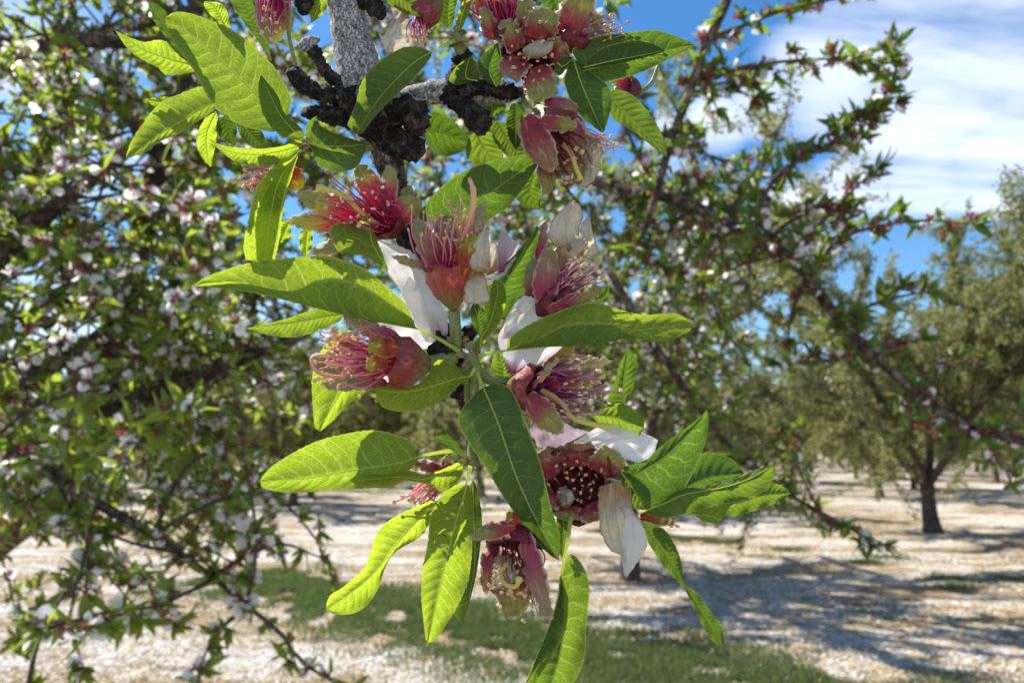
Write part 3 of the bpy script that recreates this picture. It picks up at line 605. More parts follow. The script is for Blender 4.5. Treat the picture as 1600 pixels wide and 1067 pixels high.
# ------------------------------------------------------------------ orchard trees
def orchard_mesh(seed, hgt_=6.4, rad=2.5, nleaf=15000, leafL=0.055, npet=1500, low=0.9):
    global rng
    rng = np.random.default_rng(seed)
    tr = []; tw = []
    T = spline([(0, 0, -.1), (.02, .03, .4), (.06*rng.normal(), .05, .85)], 10); V, F, U = tube_np(T, np.array([.21, .15, .13, .125, .12, .115, .115, .12, .13, .12]), 12, .12, 0, seed, 4.0); tr.append((V, F))
    sk = []
    nl = 5
    for i in range(nl):
        a = i*2*math.pi/nl + rng.normal()*.25; d = np.array([math.cos(a)*.75, math.sin(a)*.75, 1.0])
        P = wander(T[-1]-[0, 0, .05], d, hgt_*.62, 9, .13, .02); sk.append((P, .075, .03))
        for k in (2, 3, 4, 5, 6, 7, 8):
            for _ in range(2):
                dd = (P[k]-P[k-1]); dd /= np.linalg.norm(dd); dd = dd*.5 + rand_dir()*.9 + np.array([math.cos(a)*.25, math.sin(a)*.25, .25]); L = rng.uniform(1.0, 2.4)
                Q = wander(P[k], dd, L, 7, .16, .05 if k > 4 else -.04); sk.append((Q, .028, .008))
                for m in (2, 3, 4, 5, 6):
                    for _ in range(2):
                        e = rand_dir()*.8 + np.array([0, 0, .45 if Q[m][2] > 2.6 else -.65]); R = wander(Q[m], e, rng.uniform(.35, .95), 5, .15); sk.append((R, .008, .003))
    Vs, Fs = [], []; off = 0
    for P, a, b in sk:
        V, F, U = tube_np(P, np.linspace(a, b, len(P)), 5); Vs.append(V); Fs.append(F+off); off += len(V)
    limbs_ = (np.vstack(Vs), np.vstack(Fs))
    tws = [P for P, a, b in sk if a < .03]
    wts = np.array([len(P)*np.linalg.norm(P[-1]-P[0]) for P in tws]); wts /= wts.sum()
    idx = rng.choice(len(tws), nleaf, p=wts)
    tt = rng.uniform(0, 1, nleaf); C = np.zeros((nleaf, 3))
    for j, (i, t_) in enumerate(zip(idx, tt)):
        P = tws[i]; s = t_*(len(P)-1); k = int(min(s, len(P)-2)); C[j] = P[k] + (P[k+1]-P[k])*(s-k)
    C += rng.normal(0, .035, C.shape)
    ok = C[:, 2] > low + rng.normal(0, .18, nleaf); C = C[ok]; n = len(C)
    d = rng.normal(size=(n, 3)); d /= np.linalg.norm(d, axis=1)[:, None]; s = np.cross(d, rng.normal(size=(n, 3))); s /= np.linalg.norm(s, axis=1)[:, None]; nn = np.cross(d, s)
    L = rng.uniform(.6, 1.25, n)[:, None]*leafL; w = L*.19
    V = np.stack([C, C+d*L*.5+s*w+nn*w*.5, C+d*L, C+d*L*.5-s*w+nn*w*.5], 1).reshape(-1, 3); k = np.arange(n)[:, None]*4
    leaves = (V, np.vstack([k+[0, 1, 2], k+[0, 2, 3]]))
    m = min(npet, n); C2 = C[rng.choice(n, m, replace=False)] + rng.normal(0, .02, (m, 3)); d = rng.normal(size=(m, 3)); d /= np.linalg.norm(d, axis=1)[:, None]; s = np.cross(d, rng.normal(size=(m, 3))); s /= np.linalg.norm(s, axis=1)[:, None]
    V = np.stack([C2-d*.014, C2+s*.012, C2+d*.014, C2-s*.012], 1).reshape(-1, 3); k = np.arange(m)[:, None]*4
    pets = (V, np.vstack([k+[0, 1, 2], k+[0, 2, 3]]))
    return [('trunk', mesh_np('trunk', *tr[0], BARK_TREE)), ('limbs', mesh_np('limbs', *limbs_, BARK_TREE)), ('crown', mesh_np('crown', *leaves, FAR_LEAF, smooth=False)), ('blossom_mass', mesh_np('blossom_mass', *pets, BG_PETAL, smooth=False))]
KINDS_ = [orchard_mesh(21, nleaf=95000, leafL=.075, npet=6000, low=.32), orchard_mesh(22, nleaf=90000, leafL=.080, npet=5000, low=.32), orchard_mesh(23, nleaf=65000, leafL=.125, npet=2500, low=.35), orchard_mesh(24, nleaf=65000, leafL=.125, npet=2500, low=.35)]
def plant_tree(k, x, y, rz, s, label, group):
    r = thing('almond_tree', (x, y, 0), label, 'tree', group)
    r.rotation_euler = (0, 0, rz); r.scale = (s, s, s)
    for nm, me in KINDS_[k]:
        o = bpy.data.objects.new(nm, me); COL.objects.link(o); o.parent = r
        if nm in ('crown', 'blossom_mass', 'limbs'): o['kind'] = 'stuff'
near_trees = [
    (985, 905, 0, .3, 0.92, 'orchard tree behind the flowers, its trunk base just right of the hanging withered petal'),
    (1458, 832, 1, 1.2, 1.0, 'yellow-green orchard tree with the thick bare trunk at the right edge of the picture'),
    (1375, 776, 0, 2.5, .95, 'orchard tree with a slim trunk, one row behind the thick-trunked tree on the right'),
    (458, 790, 1, .7, .85, 'far orchard tree below the left foliage, small dark trunk on pale soil'),
    (330, 775, 2, .7, .9, 'orchard tree behind the low left foliage, left of the small dark trunk'),
]
placed = []
for px, py, k, rz, s, lab in near_trees:
    g = gpt(px, py); plant_tree(k, g[0], g[1], rz, s, lab, 'orchard trees in rows'); placed.append(g[:2])
plant_tree(1, 9.6, 10.4, 3.9, 1.0, 'orchard tree cut off by the right edge, nearer than the thick-trunked one', 'orchard trees in rows'); placed.append(np.array([9.6, 10.4]))
rowdir = np.array([math.cos(math.radians(38)), math.sin(math.radians(38))]); perp = np.array([-rowdir[1], rowdir[0]])
rng = np.random.default_rng(5); org = gpt(985, 905)[:2]; cnt = 0
for i in range(-16, 22):
    for j in range(-16, 22):
        p = org + rowdir*i*7.6 + perp*j*6.6 + rng.normal(0, .25, 2)
        if p[1] < 15 or p[1] > 95 or abs(p[0]) > p[1]*.78+3: continue
        if min(np.linalg.norm(p-q) for q in placed) < 5.2: continue
        mid_gap = False
        plant_tree(int(rng.integers(2, 4)) if p[1] > 24 else 1, p[0], p[1], rng.uniform(0, 6.28), rng.uniform(.82, 1.02), 'one of the many distant orchard trees merging into the green rows at the back', 'distant orchard trees in rows'); cnt += 1

# ================================================================== the branch in front
rng = np.random.default_rng(11); random.seed(11)
broot = thing('flowering_branch', at(545, -30, D0+.003), 'sharp close almond branch in the foreground with bright leaves and spent pink flowers', 'branch')

def resample(P, n, plane=True):
    return spline(np.asarray(P, float), n)
def leaf(curves, z=(0, 0), e=(6, 6), lit_tone=.5, pet=None, serr=1.5, n=None, rib=1.5, bow=0.0, label=None, flip=0, ex=None):
    """curves: three or more traced lines, base to tip, across the blade: edge ... midrib ... edge. z: depth at base and tip; e: depth of the
    edges relative to the midrib; ex: depth offset of each line instead of e"""
    k = len(curves); n = n or 90
    C = []
    for c in curves: C.append(resample([(p[0], p[1]) for p in c], n))
    t = np.linspace(0, 1, n); zm = z[0] + (z[1]-z[0])*t + bow*np.sin(np.pi*t)
    prof = np.sin(np.pi*np.clip(t*.94+.04, 0, 1))**.6
    if k == 3: vs = [-1, 0, 1]; off = [e[0], 0, e[1]]
    elif k == 4: vs = [-1, 0, .55, 1]; off = ex or [e[0], 0, e[1]*.6, e[1]]
    if ex: off = ex
    mi = vs.index(0)
    C3 = [np.c_[c, zm + o_*prof] for c, o_ in zip(C, off)]
    mid3 = C3[mi]
    for i, c in enumerate(C3):                       # the lines meet at base and tip
        if i != mi:
            f = np.clip(t/.04, 0, 1)[:, None]; g = np.clip((1-t)/.03, 0, 1)[:, None]
            c[:] = mid3*(1-f) + c*f; c[:] = mid3*(1-g) + c*g
    if abs(np.sum((C3[0][:, :2]-mid3[:, :2])**2)) < 1: pass
    vv = np.concatenate([np.linspace(-1, 0, 10)[:-1], np.linspace(0, 1, 10)]); m = len(vv)
    G = np.zeros((n, m, 3)); L = np.sum(np.linalg.norm(np.diff(mid3, axis=0), axis=1)); 
    wl = [max(np.max(np.linalg.norm(C3[0]-mid3, axis=1)), 4), max(np.max(np.linalg.norm(C3[-1]-mid3, axis=1)), 4)]
    wt = max(wl)
    for j, v in enumerate(vv):
        if v <= 0:
            f = -v; q = mid3*(1-f) + C3[0]*f; q = q + np.array([0, 0, 1.0])*(np.sin(np.pi*f)*prof*min(wl[0]*.10, 5))[:, None]
        elif k == 3:
            f = v; q = mid3*(1-f) + C3[-1]*f; q = q + np.array([0, 0, 1.0])*(np.sin(np.pi*f)*prof*min(wl[1]*.10, 5))[:, None]
        else:
            a = v; b = .5                              # quadratic through mid, outer fold, edge
            l0 = (a-b)*(a-1)/(b*1.0); l1 = a*(a-1)/(b*(b-1)); l2 = a*(a-b)/(1-b)
            q = mid3*l0 + C3[mi+1]*l1 + C3[mi+2]*l2
        G[:, j] = q
    # gentle waviness plus the quilting between the side veins
    for i in range(n):
        for j in range(m):
            u, v = t[i], vv[j]; a = abs(v)
            wv = 2.2*math.sin(u*L/wt*2.7*math.pi*2*.25 + v*2 + z[0])*a*a
            ql = .7*math.cos(2*math.pi*(u*L/wt*2.7 - 1.1*a - .65*a**3 + (.21 if v > 0 else -.21)))*math.sin(math.pi*min(a*1.1, 1))
            G[i, j, 2] += (wv + ql)*prof[i]
    # serrated rim: teeth that lean to the tip
    for jj, jn, c in ((0, 1, wl[0]), (m-1, m-2, wl[1])):
        d = G[:, jj]-G[:, jn]; dl = np.linalg.norm(d, axis=1)[:, None]+1e-6; d = d/dl
        ph = (t*L/10.5) % 1.0; tooth = np.where(ph < .75, ph/.75, (1-ph)/.25)
        G[:, jj] += d*((tooth-.3)*serr*(.7+.6*np.sin(t*37+z[0]))*np.clip(prof*1.3-.2, 0, 1))[:, None]
    V = hero(G).reshape(-1, 3)
    U = np.stack(np.meshgrid(t, vv, indexing='ij'), -1).reshape(-1, 2); iso = U*np.array([L/wt, 1.0])
    F = grid_faces(n, m)
    if flip: F = F[:, ::-1]
    ob = link('leaf', mesh_np('leaf', V, F, LEAF, uv={'iso': iso + np.array([int(rng.integers(0, 40))/2.7, 0]), 'unit': U}), broot)
    ob.color = (lit_tone, 0, 0, 1)  # low tone paints a leaf as shaded, high as sunlit
    if label: ob['label'] = label
    # midrib and petiole, one piece on the underside
    R = np.interp(t, [0, .5, 1], [rib*.85, rib*.5, .2]); P = mid3.copy()
    P = G[:, 9].copy(); P[:, 2] -= .5
    if pet:
        pp = np.array([(q[0], q[1], q[2] if len(q) > 2 else z[0]) for q in pet], float); pq = resample(np.vstack([pp, [*mid3[0]]]), 14)[:-1]
        P = np.vstack([pq, P[::3]]); R = np.r_[np.linspace(rib*2.4, rib*1.5, len(pq)), R[::3]]
    else: P = P[::3]; R = R[::3]
    Vt, Ft, Ut = tube_np(P, R, 6)
    rb = link('midrib', mesh_np('midrib', hero(Vt), Ft, MIDRIB), ob)
    rb.location = (0, 0, 0)
    return ob

# ---- wood
def wood(pts, R, material, name, rough=.12, rings=0.0, m=18, n=None, seed=0.0, parent=None, freq=.06, caps=True):
    P = np.array([(p[0], p[1], p[2]) for p in pts], float); L = np.sum(np.linalg.norm(np.diff(P, axis=0), axis=1)); n = n or int(max(12, L/3.2))
    Q = spline(P, n); Rr = np.interp(np.linspace(0, 1, n), np.linspace(0, 1, len(R)), R)
    if caps: tt = np.linspace(0, 1, n); Rr = Rr*np.clip(np.sqrt(np.clip((1-tt)*L/np.maximum(Rr, 1), 0, 1)), .35, 1)
    V, F, U = tube_np(Q, Rr, m, rough, rings, seed, freq)
    ob = link(name, mesh_np(name, hero(V), F, material), parent or broot)
    if parent: ob.location = (0, 0, 0)
    return ob
wood([(470, -420, 60), (515, -160, 40), (533, -30, 30), (545, 40, 28), (555, 90, 28), (565, 130, 30)], [30, 27, 24, 25, 28, 36], BARK_PALE, 'branch_wood', .07, 0, 24, freq=.035, caps=False)
wood([(565, 130, 32), (585, 170, 32), (600, 205, 30), (606, 245, 30), (618, 290, 34), (630, 340, 40), (638, 390, 44), (655, 440, 46), (680, 500, 40), (705, 555, 30), (722, 610, 22), (732, 650, 18), (738, 700, 14)],
     [36, 34, 28, 21, 17, 16, 16, 16, 16, 18, 15, 11, 8], BARK_MID, 'branch_wood', .16, .05, 22, freq=.05)
wood([(570, 180, 30), (610, 168, 28), (650, 152, 26), (690, 143, 26), (740, 150, 30), (790, 148, 34), (825, 140, 40)], [24, 22, 19, 20, 17, 15, 9], BARK_PALE, 'branch_wood', .12, .03, 20, freq=.05)
SP = lambda pts, R, sd, mt=BARK_DARK, rg=.09: wood(pts, R, mt, 'fruiting_spur', .30, rg, 18, seed=sd, freq=.09)
SP([(560, 150, 24), (530, 128, 16), (508, 110, 10), (496, 88, 6), (482, 70, 4)], [19, 12, 9, 9, 12], 3)
SP([(482, 78, 3), (478, 68, 2), (500, 62, 0)], [11, 9, 7], 5, BARK_PALE)
SP([(560, 165, 22), (520, 150, 16), (485, 140, 14), (462, 120, 10), (448, 112, 8)], [22, 16, 13, 13, 15], 7)
SP([(570, 185, 20), (530, 182, 12), (500, 176, 10), (470, 178, 8)], [22, 17, 14, 12], 9)
SP([(590, 200, 16), (570, 190, 8), (545, 160, 2), (530, 140, 0)], [26, 22, 16, 13], 11)
SP([(612, 185, 18), (632, 168, 4), (648, 172, -6), (652, 196, -10), (654, 214, -10)], [18, 18, 19, 22, 21], 13)
SP([(610, 215, 12), (635, 222, 6), (650, 232, 2), (652, 250, 0)], [20, 17, 19, 12], 15)
SP([(620, 210, 10), (600, 222, 6), (640, 238, 4), (662, 240, 2)], [12, 14, 16, 13], 17)
SP([(700, 145, 22), (722, 165, 12), (742, 180, 4), (750, 198, 0), (752, 212, -2)], [18, 15, 16, 20, 17], 19)
SP([(705, 145, 22), (716, 118, 16), (722, 95, 12), (722, 72, 8)], [18, 17, 16, 17], 21)
SP([(720, 142, 16), (752, 138, 12), (790, 142, 12), (812, 150, 12)], [16, 13, 14, 13], 22)
SP([(545, 10, 26), (572, 4, 14), (592, 20, 8), (594, 32, 6)], [15, 12, 14, 11], 23)
SP([(470, -40, 30), (474, 0, 24), (476, 25, 22)], [14, 15, 13], 25)
SP([(640, 385, 40), (622, 352, 26), (632, 368, 22)], [14, 12, 10], 27)
SP([(715, 560, 20), (700, 552, 6), (680, 546, 2), (668, 552, 2)], [14, 14, 12, 9], 29)
SP([(722, 600, 14), (715, 612, 8), (704, 620, 6)], [15, 13, 8], 31)
SP([(718, 530, 14), (735, 518, 8), (742, 505, 6)], [13, 11, 8], 33)

# ---- leaves: traced in the picture, each at its own depth
# upper left group
leaf([[(440, 200), (452, 172), (452, 147), (424, 100), (367, 50), (314, 27), (280, 19), (258, 26)], [(438, 204), (432, 185), (408, 157), (350, 100), (300, 56), (257, 27)], [(437, 206), (421, 206), (380, 197), (342, 175), (321, 144), (302, 109), (274, 69), (256, 29)]],
     (-4, -10), (4, -8), .62, [(472, 222, 0), (455, 214, -2)], label='largest upper leaf, broad and glowing with pale net veins')
leaf([[(424, 95), (400, 60), (370, 20), (345, -30)], [(424, 95), (408, 60), (388, 20), (365, -40)], [(424, 95), (420, 70), (404, 30), (385, -30)]], (14, 18), (-6, 8), .25)
leaf([[(362, 60), (340, 35), (322, 15), (318, 4)], [(362, 60), (350, 38), (335, 12), (320, 3)], [(362, 60), (358, 30), (348, 8), (322, 2)]], (22, 18), (2, 2), .95)
leaf([[(300, 100), (262, 62), (240, 30), (231, 2)], [(300, 100), (272, 58), (250, 28), (231, 2)], [(300, 100), (284, 58), (258, 18), (233, 2)]], (24, 22), (4, -6), .15)
leaf([[(312, 98), (290, 84), (255, 64), (225, 66), (200, 58), (179, 47)], [(312, 106), (292, 100), (262, 92), (228, 80), (200, 62), (179, 47)], [(312, 112), (297, 114), (262, 118), (246, 106), (205, 82), (179, 47)]], (18, 12), (-10, 4), .85)
leaf([[(340, 147), (315, 136), (285, 146), (250, 162), (225, 192), (206, 220), (196, 248)], [(340, 156), (312, 172), (280, 192), (245, 214), (215, 236), (196, 248)], [(340, 168), (320, 183), (288, 204), (250, 222), (222, 240), (196, 248)]], (10, 4), (8, -4), .8)
leaf([[(275, 152), (250, 152), (226, 156)], [(275, 160), (252, 160), (226, 156)], [(275, 168), (250, 170), (226, 157)]], (30, 28), (2, 2), .7)
leaf([[(336, 175), (318, 190), (308, 215), (312, 240), (330, 263)], [(338, 175), (328, 195), (322, 220), (328, 262)], [(340, 175), (340, 200), (336, 230), (330, 263)]], (45, 50), (-6, 6), .95)
leaf([[(342, 182), (338, 200), (345, 215), (366, 228)], [(350, 182), (355, 200), (366, 228)], [(362, 182), (370, 200), (368, 228)]], (45, 45), (-2, 2), .05)
leaf([[(368, 188), (378, 215), (398, 232), (416, 232)], [(376, 186), (390, 208), (416, 232)], [(392, 186), (408, 204), (420, 228)]], (30, 20), (-2, 4), .15)
leaf([[(474, 217), (455, 218), (430, 205), (411, 178), (404, 142), (407, 117)], [(475, 216), (460, 205), (438, 180), (422, 148), (408, 117)], [(476, 214), (470, 200), (444, 176), (434, 150), (412, 122), (408, 116)]], (-14, -26), (2, -16), .45)
leaf([[(476, 222), (460, 222), (440, 229), (400, 233), (350, 228), (327, 217)], [(476, 226), (440, 236), (400, 242), (355, 236), (327, 217)], [(477, 230), (455, 243), (430, 256), (404, 261), (368, 252), (344, 236), (327, 217)]], (-6, -14), (-10, 2), .85)
leaf([[(477, 215), (480, 195), (495, 182), (500, 196), (530, 211), (573, 224)], [(479, 218), (490, 226), (530, 229), (573, 226)], [(479, 220), (490, 240), (500, 262), (525, 269), (556, 262), (574, 230)]], (-10, -16), (-6, 4), .3)
leaf([[(466, 238), (432, 258), (403, 290), (388, 345), (381, 385), (386, 413)], [(466, 238), (453, 275), (440, 320), (433, 370), (426, 413)], [(467, 240), (456, 276), (444, 320), (437, 372), (428, 414)]], (-6, -12), (-14, 8), .95, [(474, 224, -2)])
leaf([[(464, 246), (436, 268), (415, 300), (400, 345), (400, 380), (402, 412)], [(465, 242), (440, 275), (428, 310), (420, 360), (412, 412)], [(466, 240), (450, 280), (440, 320), (432, 370), (424, 413)]], (-16, -26), (-6, 4), 1.0)
leaf([[(452, 340), (440, 348), (434, 362), (438, 380)], [(454, 342), (446, 360), (438, 380)], [(456, 345), (453, 368), (440, 381)]], (40, 44), (2, 2), .85)
leaf([[(474, 356), (468, 372), (470, 392), (478, 402)], [(480, 356), (478, 380), (478, 402)], [(488, 358), (488, 380), (480, 402)]], (40, 44), (2, 2), .8)
# centre
leaf([[(652, 513), (640, 488), (629, 470), (601, 445), (568, 419), (520, 402), (480, 401), (401, 409), (345, 424), (303, 442)],
      [(655, 514), (620, 508), (583, 500), (518, 486), (467, 474), (391, 456), (340, 450), (301, 446)],
      [(655, 515), (625, 505), (583, 497), (518, 478), (467, 468), (391, 450), (340, 446), (301, 447)],
      [(654, 514), (644, 498), (616, 479), (581, 455), (543, 438), (500, 436), (452, 455), (373, 441), (330, 442), (302, 446)]],
     (-28, -40), lit_tone=.82, pet=[(718, 549, -12), (690, 532, -20)], ex=[10, 0, -9, -16], n=120, label='long leaf reaching left across the middle, its lower half curled up')
leaf([[(535, 484), (512, 480), (480, 487), (440, 500), (384, 513)], [(540, 490), (505, 495), (460, 504), (384, 513)], [(536, 500), (510, 512), (479, 523), (448, 527), (410, 521), (384, 513)]], (34, 26), (-4, 4), .5)
leaf([[(560, 520), (510, 538), (489, 581), (489, 632), (492, 665), (499, 675)], [(570, 560), (545, 592), (520, 635), (499, 675)], [(590, 585), (566, 610), (529, 648), (508, 668), (499, 675)]], (42, 34), (-2, 6), .85, [(640, 556, 30)])
leaf([[(734, 586), (712, 571), (684, 563), (666, 590), (648, 603), (618, 606), (584, 602)], [(735, 588), (712, 592), (680, 602), (650, 610), (615, 613), (584, 605)], [(735, 590), (716, 603), (691, 623), (658, 641), (620, 642), (596, 634), (585, 612)]], (-30, -42), (4, -8), .95, [(742, 575, -22)])
leaf([[(752, 602), (740, 618), (721, 640), (716, 662), (734, 694), (760, 732), (784, 772), (820, 822), (852, 860), (872, 876)], [(754, 603), (764, 625), (780, 665), (806, 742), (836, 808), (873, 876)], [(757, 600), (780, 600), (800, 610), (818, 650), (830, 684), (845, 725), (860, 788), (873, 832), (875, 872)]],
     (-20, -44), (26, 4), .12, [(744, 576, -16), (748, 588, -18)], n=110, bow=-30, label='dark glossy leaf hanging down the middle with a white highlight')
leaf([[(750, 546), (738, 540), (750, 525), (758, 508), (766, 480), (766, 458), (772, 435)], [(751, 547), (752, 528), (765, 505), (778, 455), (772, 435)], [(752, 548), (757, 535), (780, 504), (790, 475), (789, 450), (772, 435)]], (-30, -42), (-6, 6), .8)
leaf([[(762, 508), (757, 480), (759, 450), (770, 428), (800, 402), (823, 377), (840, 351)], [(775, 505), (778, 470), (798, 430), (820, 388), (840, 351)], [(790, 500), (808, 468), (826, 447), (826, 420), (834, 400), (841, 374), (841, 351)]], (0, -14), (4, 10), .12)
leaf([[(750, 528), (738, 505), (735, 485), (740, 472)], [(751, 528), (748, 505), (740, 472)], [(752, 528), (760, 508), (757, 485), (742, 473)]], (-8, -10), (2, 3), .15)
leaf([[(789, 546), (795, 530), (821, 510), (852, 495), (890, 480), (928, 472), (966, 483), (1004, 492), (1054, 490), (1082, 503)],
      [(789, 548), (850, 542), (902, 538), (950, 530), (988, 518), (1040, 511), (1083, 505)],
      [(789, 548), (850, 538), (902, 536), (950, 532), (990, 528), (1040, 526), (1083, 505)],
      [(789, 547), (836, 532), (877, 509), (915, 504), (958, 506), (986, 522), (1030, 534), (1074, 519), (1083, 506)]],
     (-32, -40), lit_tone=.75, pet=[(748, 556, -18), (768, 552, -26)], ex=[8, 0, -6, -12], n=110, label='long twisted leaf reaching right across the middle')
leaf([[(680, 354), (652, 338), (663, 322), (689, 293), (722, 270), (757, 255), (803, 245), (833, 243), (841, 248)], [(680, 356), (700, 347), (742, 318), (790, 285), (841, 248)], [(682, 358), (730, 372), (770, 340), (795, 322), (820, 291), (838, 262), (841, 249)]],
     (30, 8), (-14, 8), .12, label='dark leaf above the upright flower, lower half pale with sky shine')
leaf([[(666, 195), (675, 175), (703, 186), (728, 210), (732, 222)], [(664, 204), (690, 208), (732, 224)], [(666, 225), (690, 244), (719, 239), (732, 226)]], (60, 60), (-3, 3), .15)
leaf([[(735, 210), (728, 230), (732, 250), (755, 262), (778, 262)], [(745, 205), (752, 225), (778, 262)], [(765, 205), (780, 225), (790, 258)]], (55, 55), (-3, 3), .45)
leaf([[(800, 160), (792, 185), (795, 215), (806, 235)], [(806, 160), (806, 200), (806, 235)], [(815, 165), (818, 200), (810, 233)]], (52, 50), (3, 3), .05)
leaf([[(765, 195), (775, 225), (800, 250), (822, 262)], [(775, 190), (792, 218), (822, 262)], [(790, 190), (812, 215), (826, 250)]], (58, 48), (-3, 3), .35)
leaf([[(834, 270), (812, 290), (806, 308), (822, 324), (841, 328)], [(836, 268), (828, 300), (842, 328)], [(838, 268), (846, 300), (843, 326)]], (48, 48), (-3, 3), .25)
leaf([[(768, 150), (752, 150), (748, 166), (758, 178), (768, 183)], [(768, 150), (769, 168), (770, 183)], [(770, 150), (786, 156), (790, 170), (780, 180), (770, 183)]], (34, 30), (3, 3), .3)
leaf([[(745, 126), (716, 133), (702, 126), (712, 106), (734, 89)], [(746, 127), (728, 120), (734, 89)], [(748, 128), (750, 112), (744, 98), (735, 89)]], (-2, -10), (-2, 4), .5)
leaf([[(770, 135), (752, 120), (748, 95), (776, 67)], [(776, 136), (765, 110), (777, 68)], [(780, 136), (786, 112), (783, 90), (778, 68)]], (-6, -12), (4, 8), .05)
leaf([[(674, 80), (652, 74), (627, 76), (592, 97), (567, 125), (555, 165), (540, 202)], [(676, 81), (650, 96), (620, 124), (590, 158), (556, 210)], [(678, 83), (662, 105), (640, 130), (617, 151), (589, 179), (562, 214)]], (-24, -44), (4, -18), .55, [(710, 64, -10)],
     label='leaf folded along its midrib in front of the pale branch, one half dark and one bright')
leaf([[(914, 108), (898, 90), (896, 76), (928, 58), (975, 52), (1022, 48), (1053, 56), (1084, 69)], [(908, 112), (940, 104), (975, 97), (1030, 83), (1084, 70)], [(905, 116), (915, 128), (944, 130), (991, 117), (1037, 97), (1084, 71)]], (-6, -20), (-4, 8), .12, [(880, 100, 0)],
     label='broad dark leaf at upper right pointing right')
leaf([[(914, 104), (925, 88), (950, 72), (990, 64), (1015, 67), (1040, 80)], [(912, 106), (945, 98), (985, 90), (1040, 80)], [(912, 108), (945, 104), (985, 96), (1040, 81)]], (-16, -28), (-5, 3), .2)
leaf([[(893, 92), (883, 119), (884, 137), (900, 172), (922, 194), (942, 209)], [(896, 94), (908, 130), (925, 170), (942, 209)], [(899, 92), (925, 115), (948, 132), (957, 153), (951, 184), (943, 209)]], (-14, -32), (12, 14), .12, [(880, 96, -6)])
leaf([[(947, 143), (950, 165), (960, 188), (987, 203), (1019, 229), (1042, 246)], [(948, 141), (965, 165), (1000, 200), (1042, 246)], [(950, 140), (975, 143), (995, 155), (1019, 184), (1037, 217), (1044, 244)]], (2, -8), (2, 10), .3)
leaf([[(868, 100), (866, 112), (876, 118), (896, 92)], [(870, 98), (880, 104), (896, 91)], [(872, 94), (884, 88), (897, 91)]], (-18, -22), (2, 2), .2)
leaf([[(605, 424), (575, 402), (545, 396), (528, 392), (514, 361), (530, 348), (556, 349), (576, 334)], [(606, 423), (592, 400), (580, 372), (577, 334)], [(608, 421), (600, 402), (588, 372), (578, 335)]], (-8, -30), (-14, 8), .55)
leaf([[(490, -20), (484, 5), (486, 37)], [(500, -20), (498, 10), (486, 37)], [(516, -15), (508, 18), (487, 37)]], (20, 16), (2, 2), .75)
leaf([[(575, -20), (610, 8), (640, 24), (674, 27)], [(580, -26), (620, -4), (674, 26)], [(590, -35), (650, -10), (674, 24)]], (0, -14), (4, 2), .4)
leaf([[(713, 52), (714, 25), (728, -5), (740, -30)], [(716, 52), (722, 25), (740, -30)], [(719, 52), (732, 20), (745, -25)]], (2, -4), (2, 2), .85)
leaf([[(858, -30), (846, 0), (860, 25), (884, 33)], [(868, -30), (868, 5), (884, 33)], [(885, -30), (890, 5), (886, 32)]], (32, 26), (2, 2), .15)
leaf([[(690, 40), (680, 20), (690, -10), (700, -30)], [(700, 45), (700, 15), (710, -30)], [(706, 45), (712, 15), (718, -20)]], (24, 24), (2, 2), .25)
# lower
leaf([[(655, 710), (640, 690), (623, 681), (584, 672), (533, 679), (486, 693), (431, 724), (404, 750)], [(657, 712), (619, 724), (556, 734), (470, 748), (404, 752)], [(657, 714), (634, 738), (580, 761), (517, 765), (459, 769), (416, 764), (404, 753)]],
     (-24, -44), (-6, 4), .72, [(712, 703, -12), (690, 706, -18)], n=110, label='broad veined leaf at lower left pointing left')
leaf([[(724, 716), (705, 727), (666, 741), (638, 735), (603, 741), (565, 739), (546, 750)], [(727, 722), (700, 738), (660, 748), (620, 745), (575, 749), (546, 751)], [(729, 728), (712, 756), (690, 768), (670, 757), (634, 752), (600, 762), (562, 757), (546, 752)]], (-34, -50), (-6, -2), .95)
leaf([[(683, 778), (642, 795), (605, 815), (587, 837), (580, 861), (568, 888), (537, 916), (517, 929), (507, 950)], [(686, 782), (650, 815), (620, 850), (587, 892), (545, 928), (509, 953)], [(690, 786), (677, 806), (658, 837), (619, 861), (603, 884), (590, 920), (571, 947), (545, 959), (512, 958)]], (-26, -34), (-6, 4), 1.0, [(722, 745, -22)], n=100,
     label='bright yellow-green leaf drooping to the lower left')
leaf([[(722, 752), (697, 765), (684, 784), (672, 806), (669, 845), (660, 892), (659, 939), (666, 1006)], [(729, 754), (724, 778), (709, 826), (689, 908), (668, 1006)], [(735, 756), (738, 798), (738, 845), (732, 904), (712, 951), (684, 994), (669, 1007)]], (-32, -40), (-4, 12), .8, [(735, 728, -24)], n=100,
     label='long leaf hanging straight down below the cluster')
leaf([[(736, 748), (728, 850), (712, 920), (708, 955), (722, 973)], [(738, 746), (742, 860), (738, 910), (722, 973)], [(741, 746), (753, 806), (749, 865), (740, 916), (723, 973)]], (-6, -8), (6, -6), .15)
leaf([[(727, 718), (706, 704), (690, 694), (681, 684), (694, 667)], [(728, 716), (712, 700), (694, 667)], [(729, 714), (714, 692), (706, 684), (695, 667)]], (-24, -34), (2, -3), .1)
leaf([[(877, 898), (886, 935), (886, 972), (872, 1008), (842, 1040), (812, 1085)], [(876, 900), (870, 940), (852, 992), (812, 1088)], [(878, 898), (880, 925), (882, 945), (874, 1000), (840, 1060), (818, 1090)]], (-32, -44), (-10, -4), .6)
leaf([[(876, 899), (869, 940), (852, 995), (830, 1080)], [(877, 899), (882, 960), (875, 1020), (850, 1110)], [(880, 862), (898, 868), (913, 888), (921, 920), (916, 972), (912, 1032), (890, 1075), (858, 1112)]], (-20, -28), (4, 6), .42, [(892, 806, -10), (886, 850, -16)], n=100, label='veined leaf at the bottom edge with one side curled over')
